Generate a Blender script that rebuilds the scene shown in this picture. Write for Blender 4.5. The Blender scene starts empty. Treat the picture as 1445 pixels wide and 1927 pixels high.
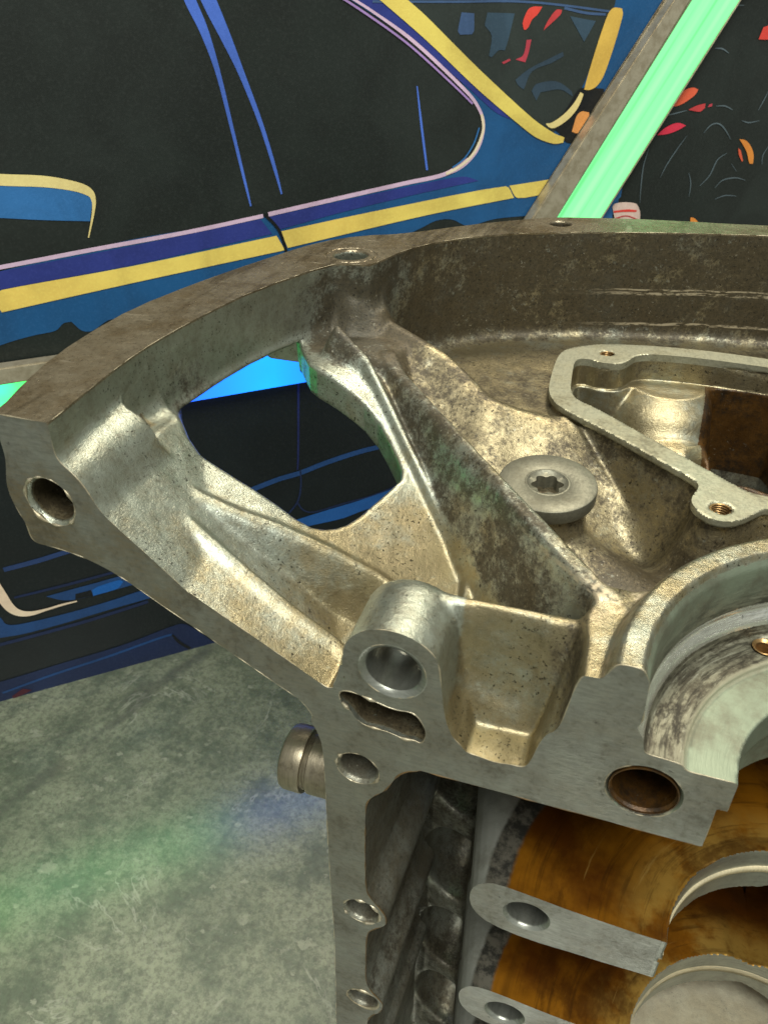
import bpy, bmesh, math, random
import numpy as np
from mathutils import Vector, Matrix

# ------------------------------------------------------------------ camera, light, exposure
SC = bpy.context.scene
COL = SC.collection
MM = 0.001
LIFT = 380.0                       # the case stands on the slab; its frame's zero is at the camera's height
random.seed(3)
rng = np.random.default_rng(3)

cam_data = bpy.data.cameras.new('camera')
cam = bpy.data.objects.new('camera', cam_data)
COL.objects.link(cam)
cam.location = (0, 0, LIFT * MM)
cam.rotation_euler = (math.radians(56.0), 0, math.radians(18.2))
cam_data.sensor_fit = 'VERTICAL'
cam_data.sensor_height = 36.0
cam_data.lens = 36.0 * 1450 / 1927
cam_data.clip_start = 0.005
cam_data.clip_end = 60
SC.camera = cam
cam_data.dof.use_dof = True
cam_data.dof.focus_distance = 0.225
cam_data.dof.aperture_fstop = 45.0

SC.view_settings.view_transform = 'Standard'
SC.view_settings.look = 'None'
SC.view_settings.exposure = 0.0
SC.view_settings.gamma = 1.0

world = bpy.data.worlds.new('World')
SC.world = world
world.use_nodes = True
bg = world.node_tree.nodes['Background']
bg.inputs[0].default_value = (0.90, 0.92, 0.82, 1)
bg.inputs[1].default_value = 0.50


def area(name, loc, target, size, energy, col, size_y=None):
    l = bpy.data.lights.new(name, 'AREA')
    l.energy = energy
    l.color = col
    l.shape = 'RECTANGLE'
    l.size = size
    l.size_y = size_y or size
    o = bpy.data.objects.new(name, l)
    COL.objects.link(o)
    o.location = loc
    o.rotation_euler = (Vector(target) - Vector(loc)).to_track_quat('-Z', 'Y').to_euler()
    return o


# a warm ceiling lamp overhead to the right, and an added cooler fill light behind the viewer
area('overhead_light', (0.08, 1.05, 1.90), (0, 0.15, 0.28), 0.28, 23.0, (1.0, 0.90, 0.70), 0.45)
area('overhead_light', (0.25, -0.62, 1.9), (0, 0.15, 0.25), 0.7, 38.0, (1.0, 0.985, 0.88), 0.9)

# ------------------------------------------------------------------ helpers


def tag(o, label=None, cat=None, group=None, kind=None):
    if label:
        o['label'] = label
    if cat:
        o['category'] = cat
    if group:
        o['group'] = group
    if kind:
        o['kind'] = kind
    return o


def empty(name, loc=(0, 0, 0), parent=None):
    o = bpy.data.objects.new(name, None)
    COL.objects.link(o)
    o.location = loc
    o.empty_display_size = 0.02
    if parent:
        o.parent = parent
    return o


def mesh_obj(name, verts, faces, mats, parent=None, smooth=False, midx=None):
    me = bpy.data.meshes.new(name)
    me.from_pydata([tuple(v) for v in verts], [], faces)
    for m in (mats if isinstance(mats, (list, tuple)) else [mats]):
        me.materials.append(m)
    if midx is not None:
        me.polygons.foreach_set('material_index', midx)
    if smooth:
        me.polygons.foreach_set('use_smooth', [True] * len(me.polygons))
    me.update()
    o = bpy.data.objects.new(name, me)
    COL.objects.link(o)
    if parent:
        o.parent = parent
    return o


def bm_obj(name, bm, mats, parent=None, smooth_angle=None):
    bmesh.ops.recalc_face_normals(bm, faces=bm.faces)
    me = bpy.data.meshes.new(name)
    bm.to_mesh(me)
    bm.free()
    for m in (mats if isinstance(mats, (list, tuple)) else [mats]):
        me.materials.append(m)
    if smooth_angle:
        me.polygons.foreach_set('use_smooth', [True] * len(me.polygons))
        me.set_sharp_from_angle(angle=math.radians(smooth_angle))
    o = bpy.data.objects.new(name, me)
    COL.objects.link(o)
    if parent:
        o.parent = parent
    return o


# ------------------------------------------------------------------ materials
class NT:
    """small wrapper for building node materials"""

    def __init__(self, name):
        self.m = bpy.data.materials.new(name)
        self.m.use_nodes = True
        self.t = self.m.node_tree
        self.b = self.t.nodes['Principled BSDF']
        self.co = self.n('ShaderNodeTexCoord').outputs['Object']

    def n(self, kind, **kw):
        x = self.t.nodes.new(kind)
        for k, v in kw.items():
            setattr(x, k, v)
        return x

    def link(self, a, b):
        self.t.links.new(a, b)

    def setin(self, node, key, v):
        if hasattr(v, 'is_output'):
            self.link(v, node.inputs[key])
        else:
            node.inputs[key].default_value = v

    def noise(self, scale, detail=4, rough=0.6, dist=0.0, co=None, stretch=None, typ=None):
        co = co or self.co
        if stretch:
            mp = self.n('ShaderNodeMapping')
            mp.inputs['Scale'].default_value = stretch
            self.link(co, mp.inputs[0])
            co = mp.outputs[0]
        x = self.n('ShaderNodeTexNoise')
        if typ:
            x.noise_type = typ
        self.link(co, x.inputs['Vector'])
        x.inputs['Scale'].default_value = scale
        x.inputs['Detail'].default_value = detail
        x.inputs['Roughness'].default_value = rough
        x.inputs['Distortion'].default_value = dist
        return x.outputs['Fac']

    def ramp(self, fac, lo, hi, a=0.0, b=1.0):
        x = self.n('ShaderNodeMapRange', interpolation_type='SMOOTHSTEP')
        self.setin(x, 'Value', fac)
        x.inputs['From Min'].default_value = lo
        x.inputs['From Max'].default_value = hi
        x.inputs['To Min'].default_value = a
        x.inputs['To Max'].default_value = b
        return x.outputs[0]

    def math(self, op, a, b=0.0, clamp=False):
        x = self.n('ShaderNodeMath', operation=op)
        x.use_clamp = clamp
        self.setin(x, 0, a)
        self.setin(x, 1, b)
        return x.outputs[0]

    def mix(self, fac, a, b, blend='MIX'):
        x = self.n('ShaderNodeMix', data_type='RGBA', blend_type=blend)
        self.setin(x, 0, fac)
        for k, v in ((6, a), (7, b)):
            if hasattr(v, 'is_output'):
                self.link(v, x.inputs[k])
            else:
                x.inputs[k].default_value = (*v, 1)
        return x.outputs[2]

    def bump(self, height, strength, dist, prev=None):
        x = self.n('ShaderNodeBump')
        x.inputs['Strength'].default_value = strength
        x.inputs['Distance'].default_value = dist
        self.link(height, x.inputs['Height'])
        if prev is not None:
            self.link(prev, x.inputs['Normal'])
        return x.outputs[0]

    def out(self, col, rough, metal=0.0, normal=None, spec=None):
        self.setin(self.b, 'Base Color', (*col, 1) if isinstance(col, tuple) else col)
        self.setin(self.b, 'Roughness', rough)
        self.setin(self.b, 'Metallic', metal)
        if normal is not None:
            self.link(normal, self.b.inputs['Normal'])
        if spec is not None:
            self.b.inputs['Specular IOR Level'].default_value = spec
        return self.m


def cast_mat(name, pale, warm, grime_col, fixed=None, speck=0.8, metal=0.6, rough=0.42, streak=None):
    """raw sand-cast alloy: pale metal, tan staining, baked-on grime in ragged patches, black specks, sand grain.
    The mesh carries how grimy and how stained each spot is; fixed = (grime, warm) for plain meshes."""
    k = NT(name)
    big = k.noise(48, 7, 0.74)
    mid = k.noise(230, 6, 0.78)
    fine = k.noise(1000, 5, 0.75)
    grain = k.noise(3000, 2, 0.6)
    if fixed:
        g, w = k.n('ShaderNodeValue').outputs[0], k.n('ShaderNodeValue').outputs[0]
        g.default_value, w.default_value = fixed
    else:
        g = k.n('ShaderNodeAttribute', attribute_name='grime').outputs['Fac']
        w = k.n('ShaderNodeAttribute', attribute_name='warm').outputs['Fac']
    tex = k.math('ADD', k.math('MULTIPLY', big, 0.45), k.math('ADD', k.math('MULTIPLY', mid, 0.35), k.math('MULTIPLY', fine, 0.20)))
    # tan stain
    wm = k.ramp(k.math('ADD', k.math('MULTIPLY', k.math('SUBTRACT', w, 0.5), 0.55), k.noise(70, 7, 0.76)), 0.36, 0.66)
    base = k.mix(wm, pale, warm)
    base = k.mix(k.ramp(mid, 0.36, 0.68, 0.0, 0.45), base, tuple(c * 0.5 for c in warm))
    # grime
    gm = k.ramp(k.math('ADD', tex, k.math('MULTIPLY', k.math('SUBTRACT', g, 0.5), 0.42)), 0.46, 0.60)
    gcol = k.mix(k.ramp(fine, 0.35, 0.65), grime_col, tuple(c * 0.45 for c in grime_col))
    base = k.mix(k.math('MULTIPLY', gm, 0.92), base, gcol)
    # black dirt specks in clusters, pale chipped flecks
    sp = k.ramp(k.noise(1250, 3, 0.65), 0.60, 0.66)
    cl = k.ramp(k.math('ADD', k.noise(60, 4, 0.7), k.math('MULTIPLY', k.math('SUBTRACT', g, 0.3), 0.4)), 0.41, 0.58)
    base = k.mix(k.math('MULTIPLY', k.math('MULTIPLY', sp, cl), speck), base, (0.016, 0.013, 0.009))
    fl = k.math('MULTIPLY', k.ramp(k.noise(900, 3, 0.7), 0.64, 0.70), k.ramp(k.noise(38, 3, 0.6), 0.45, 0.6))
    base = k.mix(k.math('MULTIPLY', fl, 0.5), base, (0.58, 0.56, 0.46))
    # brown crumbs baked into the skin, worn spots
    cr = k.math('MULTIPLY', k.ramp(k.noise(620, 5, 0.75), 0.55, 0.63), k.ramp(k.noise(110, 5, 0.7), 0.44, 0.58))
    base = k.mix(k.math('MULTIPLY', cr, 0.35), base, tuple(c * 1.2 for c in grime_col))
    wn_ = k.math('MULTIPLY', k.ramp(k.noise(480, 5, 0.75), 0.57, 0.66), k.ramp(k.noise(90, 4, 0.7), 0.50, 0.62))
    base = k.mix(k.math('MULTIPLY', wn_, 0.25), base, tuple(min(1, c * 1.45) for c in pale))
    if streak:
        base = streak(k, base)
    mtl = k.math('MULTIPLY', metal, k.math('SUBTRACT', 1.0, k.math('MULTIPLY', gm, 0.6)))
    rg = k.math('ADD', k.math('ADD', rough, k.math('MULTIPLY', gm, 0.12)), k.math('MULTIPLY', k.math('SUBTRACT', fine, 0.5), 0.4))
    nrm = k.bump(k.noise(160, 2, 0.5), 0.30, 0.0009)
    nrm = k.bump(fine, 0.42, 0.0003, nrm)
    nrm = k.bump(grain, 0.45, 0.00016, nrm)
    return k.out(base, rg, mtl, nrm)


def machined_mat(name, col, col2, stretch=(1, 1, 0.12), rough=0.38, metal=0.85, dirt=0.3, dirtcol=(0.10, 0.09, 0.06), smear=None):
    """milled face: faint directional tool marks, dull smears, small nicks"""
    k = NT(name)
    lines = k.noise(1500, 3, 0.6, 0.0, stretch=stretch)
    sm = k.noise(60, 7, 0.74)
    fine = k.noise(700, 4, 0.65)
    base = k.mix(k.ramp(sm, 0.33, 0.68), col, col2)
    if smear:
        xs = k.n('ShaderNodeSeparateXYZ')
        k.link(k.co, xs.inputs[0])
        sm2 = k.math('MULTIPLY', k.ramp(k.noise(45, 7, 0.75), 0.36, 0.62), k.ramp(xs.outputs[0], -0.040, -0.090, 0.35, 1.0))
        base = k.mix(sm2, base, smear)
    base = k.mix(k.ramp(lines, 0.44, 0.62, 0, 0.5), base, tuple(c * 0.62 for c in col))
    base = k.mix(k.math('MULTIPLY', k.ramp(k.math('ADD', k.math('MULTIPLY', sm, 0.6), k.math('MULTIPLY', fine, 0.4)), 0.5, 0.64), dirt), base, dirtcol)
    nick = k.ramp(k.noise(520, 3, 0.6, 0.3), 0.70, 0.75)
    base = k.mix(k.math('MULTIPLY', nick, 0.6), base, (0.03, 0.028, 0.022))
    rg = k.math('ADD', rough, k.math('MULTIPLY', k.math('SUBTRACT', sm, 0.4), 0.45))
    nrm = k.bump(lines, 0.18, 0.0003)
    nrm = k.bump(fine, 0.2, 0.0003, nrm)
    return k.out(base, rg, metal, nrm)


AXIS = (0.062, 0.100)


def radius_node(k):
    """distance from the crank axis, in metres"""
    s = k.n('ShaderNodeSeparateXYZ')
    k.link(k.co, s.inputs[0])
    dx = k.math('SUBTRACT', s.outputs[0], AXIS[0])
    dy = k.math('SUBTRACT', s.outputs[1], AXIS[1])
    r = k.math('SQRT', k.math('ADD', k.math('MULTIPLY', dx, dx), k.math('MULTIPLY', dy, dy)))
    ang = k.math('ARCTAN2', dy, dx)
    return r, ang, s


def arc_coords(k, sr, sa):
    r, ang, s = radius_node(k)
    c = k.n('ShaderNodeCombineXYZ')
    k.link(k.math('MULTIPLY', r, sr), c.inputs[0])
    k.link(k.math('MULTIPLY', ang, sa), c.inputs[1])
    k.link(s.outputs[2], c.inputs[2])
    return r, c.outputs[0]


def varnish_mat(name):
    """saddle web: amber oil varnish inside the crank's sweep, a grey scraped band, bare metal outside"""
    k = NT(name)
    r, arc = arc_coords(k, 1.0, 0.0022)
    r, arcw = arc_coords(k, 1.0, 0.022)
    wob = k.math('MULTIPLY', k.math('SUBTRACT', k.noise(180, 4, 0.7), 0.5), 0.0014)
    rr = k.math('ADD', r, wob)
    lines = k.noise(430, 5, 0.7, 0.0, co=arc)
    arcs = k.noise(170, 3, 0.6, 0.0, co=arc)
    fine = k.noise(900, 4, 0.65)
    big = k.noise(26, 6, 0.62)
    amber = k.mix(k.ramp(big, 0.36, 0.62), (0.42, 0.17, 0.010), (0.13, 0.040, 0.003))
    gold = k.math('MULTIPLY', k.ramp(r, 0.046, 0.033), k.ramp(k.noise(60, 5, .65), 0.40, 0.58))
    amber = k.mix(k.math('MULTIPLY', gold, 0.7), amber, (0.56, 0.36, 0.08))
    amber = k.mix(k.ramp(k.noise(1.0 / 0.012, 6, 0.66, 0.0, co=arcw), 0.48, 0.64, 0.0, 0.7), amber, (0.075, 0.024, 0.003))
    amber = k.mix(k.ramp(arcs, 0.53, 0.68, 0.0, 0.55), amber, (0.075, 0.027, 0.004))
    amber = k.mix(k.ramp(lines, 0.34, 0.46, 0.45, 0.0), amber, (0.05, 0.02, 0.004))
    amber = k.mix(k.ramp(lines, 0.62, 0.72, 0.0, 0.4), amber, (0.66, 0.43, 0.12))
    band = k.mix(k.ramp(k.noise(260, 5, 0.7), 0.4, 0.62), (0.055, 0.055, 0.048), (0.20, 0.19, 0.155))
    pale = k.mix(k.ramp(k.noise(120, 5, 0.7), 0.4, 0.7), (0.44, 0.46, 0.42), (0.30, 0.31, 0.27))
    col = k.mix(k.ramp(rr, 0.0650, 0.0662), amber, band)
    col = k.mix(k.ramp(rr, 0.0705, 0.0715), col, pale)
    met = k.ramp(rr, 0.0645, 0.0665, 0.7, 0.7)
    nrm = k.bump(lines, 0.12, 0.0002)
    nrm = k.bump(fine, 0.18, 0.00012, nrm)
    rg = k.math('ADD', 0.27, k.math('MULTIPLY', fine, 0.16))
    k.b.inputs['Coat Weight'].default_value = 0.6
    k.b.inputs['Coat Roughness'].default_value = 0.10
    return k.out(col, rg, met, nrm)


def seat_mat(name):
    """turned floor of the seal seat: outer ring scored and oily, inner ring clean with a green tint"""
    k = NT(name)
    r, arc = arc_coords(k, 1.0, 0.004)
    lines = k.noise(1500, 4, 0.7, 0.3, co=arc)
    r2, arc2 = arc_coords(k, 1.0, 0.02)
    scuff = k.noise(330, 5, 0.78, 0.1, co=arc2)
    patch = k.noise(75, 6, 0.72)
    clean = k.mix(k.ramp(patch, 0.4, 0.68), (0.225, 0.27, 0.205), (0.15, 0.155, 0.115))
    oily = k.mix(k.ramp(scuff, 0.40, 0.60), (0.22, 0.215, 0.16), (0.085, 0.077, 0.055))
    oily = k.mix(k.ramp(lines, 0.40, 0.50, 0.7, 0.0), oily, (0.03, 0.027, 0.02))
    oily = k.mix(k.ramp(lines, 0.58, 0.68, 0.0, 0.6), oily, (0.42, 0.42, 0.34))
    oily = k.mix(k.ramp(k.math('ADD', k.math('MULTIPLY', patch, .5), k.math('MULTIPLY', scuff, .5)), 0.54, 0.62, 0, 0.7), oily, (0.022, 0.020, 0.016))
    col = k.mix(k.ramp(r, 0.0389, 0.0394), clean, oily)
    col = k.mix(k.ramp(r, 0.0475, 0.0482), col, clean)
    edge = k.math('MULTIPLY', k.ramp(r, 0.0382, 0.0390), k.ramp(r, 0.0400, 0.0392))
    col = k.mix(k.math('MULTIPLY', edge, 0.5), col, (0.65, 0.62, 0.45))
    nrm = k.bump(lines, 0.25, 0.0003)
    return k.out(col, k.math('ADD', 0.40, k.math('MULTIPLY', scuff, 0.2)), 0.6, nrm)


def paint_mat(name, col, rough=0.5, var=0.25, spec=0.3):
    """matt printed or brushed paint on canvas: weave grain and slight brush unevenness"""
    k = NT(name)
    br = k.noise(26, 4, 0.6, 0.8)
    gr = k.noise(700, 3, 0.7)
    lo = k.noise(7, 3, 0.5)
    col0 = col
    c = k.mix(k.ramp(lo, 0.40, 0.66, 0, var * 1.2), col, tuple(min(1, v * 1.35 + 0.01) for v in col))
    c = k.mix(k.ramp(br, 0.3, 0.7, 0, var * 1.6), c, tuple(min(1, v * 0.62 + 0.004) for v in col))
    c = k.mix(k.ramp(gr, 0.45, 0.75, 0, var * 0.9), c, tuple(min(1, v * 1.25 + 0.02) for v in col))
    return k.out(c, rough, 0, k.bump(gr, 0.25, 0.0004), spec)


def rim_scratches(k, base):
    # long scuffs dragged along the rim, dark oil smears
    a = k.ramp(k.noise(90, 4, 0.7, stretch=(1.0, 0.16, 1)), 0.50, 0.62)
    base = k.mix(k.math('MULTIPLY', a, 0.6), base, (0.06, 0.043, 0.022))
    b = k.ramp(k.noise(420, 2, 0.6, 0.6, stretch=(0.16, 1.0, 1)), 0.68, 0.73)
    base = k.mix(k.math('MULTIPLY', b, 0.8), base, (0.50, 0.44, 0.33))
    c = k.ramp(k.noise(330, 2, 0.6, 0.8, stretch=(0.5, 0.12, 1)), 0.69, 0.73)
    base = k.mix(k.math('MULTIPLY', c, 0.7), base, (0.46, 0.41, 0.31))
    return base


def wall_scratches(k, base):
    # thin scratches running round the bell, near the rim of the cover
    r, arc = arc_coords(k, 1.0, 0.002)
    s = k.n('ShaderNodeSeparateXYZ')
    k.link(k.co, s.inputs[0])
    z = s.outputs[2]
    wob = k.math('MULTIPLY', k.math('SUBTRACT', k.noise(30, 3, .6), .5), 0.003)
    zz = k.math('ADD', z, wob)
    m = None
    brk = k.ramp(k.noise(240, 3, 0.7, stretch=(1, 1, 4)), 0.40, 0.55)
    for zc, w in ((LIFT * MM - 0.0855, 0.0007), (LIFT * MM - 0.0842, 0.0004), (LIFT * MM - 0.0965, 0.0007)):
        d = k.math('ABSOLUTE', k.math('SUBTRACT', zz, zc))
        a = k.ramp(d, w, w * 0.35)
        m = a if m is None else k.math('MAXIMUM', m, a)
    xm = k.ramp(s.outputs[0], -0.022, 0.004)
    m = k.math('MULTIPLY', k.math('MULTIPLY', m, brk), xm)
    return k.mix(k.math('MULTIPLY', m, 0.8), base, (0.55, 0.47, 0.33))


M = {}
PALE, TAN, GRIME = (0.40, 0.435, 0.375), (0.345, 0.295, 0.18), (0.070, 0.054, 0.030)
M['cast'] = cast_mat('cast_alloy', PALE, TAN, GRIME, None, 0.9, 0.86, 0.35, wall_scratches)
M['flange'] = cast_mat('worn_flange_alloy', (0.36, 0.31, 0.22), (0.23, 0.175, 0.10), (0.085, 0.062, 0.034), (0.36, 0.42), 0.4, 0.75, 0.30, rim_scratches)
M['inner'] = cast_mat('inner_case_alloy', (0.36, 0.38, 0.33), (0.22, 0.20, 0.145), (0.060, 0.050, 0.033), (0.50, 0.55), 0.5, 0.7, 0.33)  # grime level raised to paint in the shade of the rail cavity
M['oily'] = cast_mat('oil_and_shade_alloy', (0.12, 0.058, 0.014), (0.065, 0.030, 0.007), (0.014, 0.008, 0.003), (0.52, 0.5), 0.3, 0.4, 0.32)  # brown oil soak, colour darkened further for the shade deep in the chamber
M['face'] = machined_mat('parting_face_metal', (0.36, 0.37, 0.34), (0.25, 0.25, 0.225), (0.22, 1, 1), 0.36, 0.8, 0.55, (0.12, 0.105, 0.075), (0.25, 0.21, 0.145))
M['gasket'] = machined_mat('cover_face_metal', (0.45, 0.455, 0.35), (0.35, 0.335, 0.235), (1, 0.5, 1), 0.42, 0.65, 0.5, (0.09, 0.08, 0.055))
M['bore'] = machined_mat('bore_metal', (0.40, 0.42, 0.38), (0.30, 0.31, 0.28), (0.1, 0.1, 1), 0.30, 0.85, 0.2)
M['varnish'] = varnish_mat('oil_varnished_web')
M['seat'] = seat_mat('seal_seat_metal')
M['bright'] = machined_mat('polished_groove_metal', (0.90, 0.91, 0.88), (0.70, 0.71, 0.68), (0.1, 0.1, 1), 0.20, 0.9, 0.12)
M['steel'] = machined_mat('plug_steel', (0.215, 0.212, 0.165), (0.155, 0.150, 0.112), (1, 0.8, 1), 0.46, 0.6, 0.45)
M['stub'] = machined_mat('pipe_steel', (0.36, 0.32, 0.24), (0.22, 0.19, 0.13), (1, 0.1, 0.1), 0.34, 0.85, 0.45, (0.05, 0.04, 0.03))
M['brass'] = machined_mat('brass_oil_film', (0.42, 0.27, 0.12), (0.30, 0.18, 0.07), (0.1, 0.1, 1), 0.28, 0.8, 0.3)
M['cream'] = machined_mat('pale_bearing_metal', (0.80, 0.72, 0.50), (0.70, 0.61, 0.40), (0.1, 0.1, 1), 0.4, 0.35, 0.15)
M['burr'] = machined_mat('edge_burr_metal', (0.55, 0.50, 0.38), (0.42, 0.36, 0.24), (1, 1, 1), 0.4, 0.7, 0.3)
M['nose'] = cast_mat('pale_web_alloy', (0.74, 0.72, 0.58), (0.66, 0.60, 0.44), (0.26, 0.22, 0.14), (0.10, 0.5), 0.5, 0.15, 0.42)
M['plaster'] = paint_mat('dark_wall_paint', (0.03, 0.035, 0.033), 0.7)
M['canvas'] = paint_mat('black_green_canvas', (0.0145, 0.0205, 0.0185), 0.48, 0.5, 0.30)
M['canvas_low'] = paint_mat('black_canvas', (0.006, 0.010, 0.012), 0.40, 0.4, 0.35)


def srgb(r, g, b, k=1.0):
    f = lambda c: ((c / 255 + 0.055) / 1.055) ** 2.4 if c > 10 else c / 255 / 12.92
    return tuple(min(0.9, f(c) * k) for c in (r, g, b))


K = 1.15
PAINT = {k: paint_mat('paint_' + k, srgb(*v, K), 0.5, 0.4) for k, v in dict(
    blue=(24, 80, 130), glass=(42, 50, 48), black=(14, 18, 22), lilac=(205, 178, 205), navy=(42, 54, 128), yellow=(250, 200, 102), blue2=(45, 105, 165), orange=(246, 205, 140),
    violetblue=(72, 108, 200), violet=(160, 130, 190), cream=(238, 205, 180), yellow2=(222, 180, 84), orange2=(222, 150, 84), slate=(62, 88, 128), slate2=(52, 74, 92), slate3=(48, 66, 82),
    red=(246, 70, 60), red2=(190, 62, 66), red3=(176, 60, 76), red4=(224, 52, 80), orangered=(250, 96, 66), orange3=(250, 140, 60), pink=(240, 200, 190), chalk=(86, 100, 108),
    deepblue=(38, 60, 104), deepblue2=(30, 66, 116), deepblue3=(24, 38, 72), brightblue=(24, 92, 170), brightblue2=(30, 84, 150), navy2=(26, 36, 84), darkred=(70, 26, 40)).items()}

k = NT('worn_bronze')
nz = k.noise(160, 5, 0.7)
M['bronze'] = k.out(k.mix(k.ramp(nz, 0.35, 0.7), (0.52, 0.47, 0.36), (0.36, 0.31, 0.22)), 0.38, 0.55, k.bump(k.noise(900, 3, .6), 0.2, 0.0004))


def led_mat(name, stops, streak_axis, strength):
    """a lit diffuser: the colour drifts along the strip the way its diodes do"""
    k = NT(name)
    s = k.n('ShaderNodeSeparateXYZ')
    k.link(k.co, s.inputs[0])
    along = k.math('ADD', k.math('MULTIPLY', s.outputs[0], 0.753), k.math('MULTIPLY', s.outputs[1], 0.658))
    r = k.n('ShaderNodeValToRGB')
    k.link(k.math('ADD', k.math('MULTIPLY', along, stops[0]), stops[1]), r.inputs[0])
    el = r.color_ramp.elements
    el[0].position, el[0].color = stops[2][0][0], (*stops[2][0][1], 1)
    el[1].position, el[1].color = stops[2][1][0], (*stops[2][1][1], 1)
    for p, c in stops[2][2:]:
        e = el.new(p)
        e.color = (*c, 1)
    col = r.outputs[0]
    if streak_axis:
        # faint moulded lines in the plastic, along the slanting strip
        v = k.math('ADD', k.math('MULTIPLY', along, 0.834), k.math('MULTIPLY', s.outputs[2], -0.552))
        c = k.n('ShaderNodeCombineXYZ')
        k.link(k.math('MULTIPLY', v, 1.0), c.inputs[0])
        k.link(k.math('MULTIPLY', s.outputs[2], 0.02), c.inputs[1])
        st = k.noise(150, 1, 0.5, 0.0, co=c.outputs[0])
        col = k.mix(k.ramp(st, 0.42, 0.66, 0, 0.6), col, (0.17, 0.6, 0.19))
        col = k.mix(k.ramp(st, 0.42, 0.34, 0, 0.8), col, (0.045, 0.26, 0.08))
    else:
        st = k.noise(30, 3, 0.5)
        col = k.mix(k.ramp(st, 0.4, 0.7, 0, 0.35), col, (0.004, 0.15, 1.0))
    k.link(col, k.b.inputs['Emission Color'])
    k.b.inputs['Emission Strength'].default_value = strength
    return k.out((0.02, 0.02, 0.02), 0.35)


# along runs 0..0.75 m over the strip; stops are (position, colour)
M['led_low'] = led_mat('led_diffuser_low', (1 / 0.75, 0.0, [(0.0, (0.060, 1.0, 0.115)), (1.0, (0.005, 0.08, 1.0)), (0.695, (0.060, 1.0, 0.14)), (0.755, (0.012, 0.11, 1.0)), (0.825, (0.003, 0.25, 1.0)), (0.875, (0.008, 0.075, 0.9))]), False, 2.6)
M['led_up'] = led_mat('led_diffuser_up', (1.0, 0.0, [(0.0, (0.10, 0.43, 0.15)), (1.0, (0.10, 0.43, 0.15))]), True, 3.0)

# leathered stone: grey-green, cloudy, with fossil chips and dark veins
k = NT('grey_green_stone')
cl = k.noise(13, 9, 0.70)
cl2 = k.noise(40, 8, 0.76)
fn = k.noise(280, 6, 0.8)
gr = k.noise(1000, 4, 0.75)
col = k.mix(k.ramp(cl, 0.36, 0.64), (0.168, 0.190, 0.128), (0.245, 0.268, 0.185))
col = k.mix(k.ramp(cl2, 0.42, 0.62), col, (0.092, 0.115, 0.076))
col = k.mix(k.ramp(fn, 0.42, 0.62, 0, 0.65), col, (0.058, 0.066, 0.044))
col = k.mix(k.ramp(k.noise(120, 7, 0.78), 0.55, 0.70, 0, 0.5), col, (0.32, 0.33, 0.25))


def chips(scale, dens, amp, rot, stretch, off):
    mp = k.n('ShaderNodeMapping')
    mp.inputs['Rotation'].default_value = (0, 0, rot)
    mp.inputs['Scale'].default_value = (1.0, stretch, 1.0)
    mp.inputs['Location'].default_value = (off, off * 0.7, 0)
    wv = k.n('ShaderNodeVectorMath', operation='ADD')
    nv = k.n('ShaderNodeTexNoise')
    nv.inputs['Scale'].default_value = scale * 2.2
    nv.inputs['Detail'].default_value = 4
    nv.inputs['Roughness'].default_value = 0.7
    k.link(k.co, nv.inputs['Vector'])
    sc_ = k.n('ShaderNodeVectorMath', operation='SCALE')
    k.link(nv.outputs['Color'], sc_.inputs[0])
    sc_.inputs['Scale'].default_value = 0.9 / scale
    k.link(k.co, wv.inputs[0])
    k.link(sc_.outputs[0], wv.inputs[1])
    k.link(wv.outputs[0], mp.inputs[0])
    vor = k.n('ShaderNodeTexVoronoi')
    k.link(mp.outputs[0], vor.inputs['Vector'])
    vor.inputs['Scale'].default_value = scale
    sepc = k.n('ShaderNodeSeparateColor')
    k.link(vor.outputs['Color'], sepc.inputs[0])
    c = k.math('MULTIPLY', k.ramp(vor.outputs['Distance'], 0.34, 0.20), k.ramp(sepc.outputs[0], 1 - dens, 1 - dens + 0.05))
    return k.math('MULTIPLY', k.math('MULTIPLY', c, amp), k.ramp(fn, 0.36, 0.52))


for args in ((22, 0.06, 0.55, 0.9, 2.6, 0.013), (60, 0.07, 0.45, 0.3, 1.9, 0.4), (150, 0.08, 0.5, 1.3, 1.5, 0.8)):
    col = k.mix(chips(*args), col, (0.38, 0.39, 0.30))
rv_ = k.math('ABSOLUTE', k.math('SUBTRACT', k.noise(16, 6, 0.6, 0.8), 0.5))
col = k.mix(k.math('MULTIPLY', k.ramp(rv_, 0.012, 0.0), k.ramp(k.noise(22, 3, 0.6), 0.48, 0.62, 0, 0.6)), col, (0.36, 0.37, 0.30))
s = k.n('ShaderNodeSeparateXYZ')
k.link(k.co, s.inputs[0])


def vein(px_, py_, ang, w, wob):
    d = k.math('ADD', k.math('MULTIPLY', k.math('SUBTRACT', s.outputs[0], px_), -math.sin(ang)), k.math('MULTIPLY', k.math('SUBTRACT', s.outputs[1], py_), math.cos(ang)))
    d = k.math('ADD', d, k.math('MULTIPLY', k.math('SUBTRACT', k.noise(14, 5, 0.65), 0.5), wob))
    return k.ramp(k.math('ABSOLUTE', d), w, w * 0.15)


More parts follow.
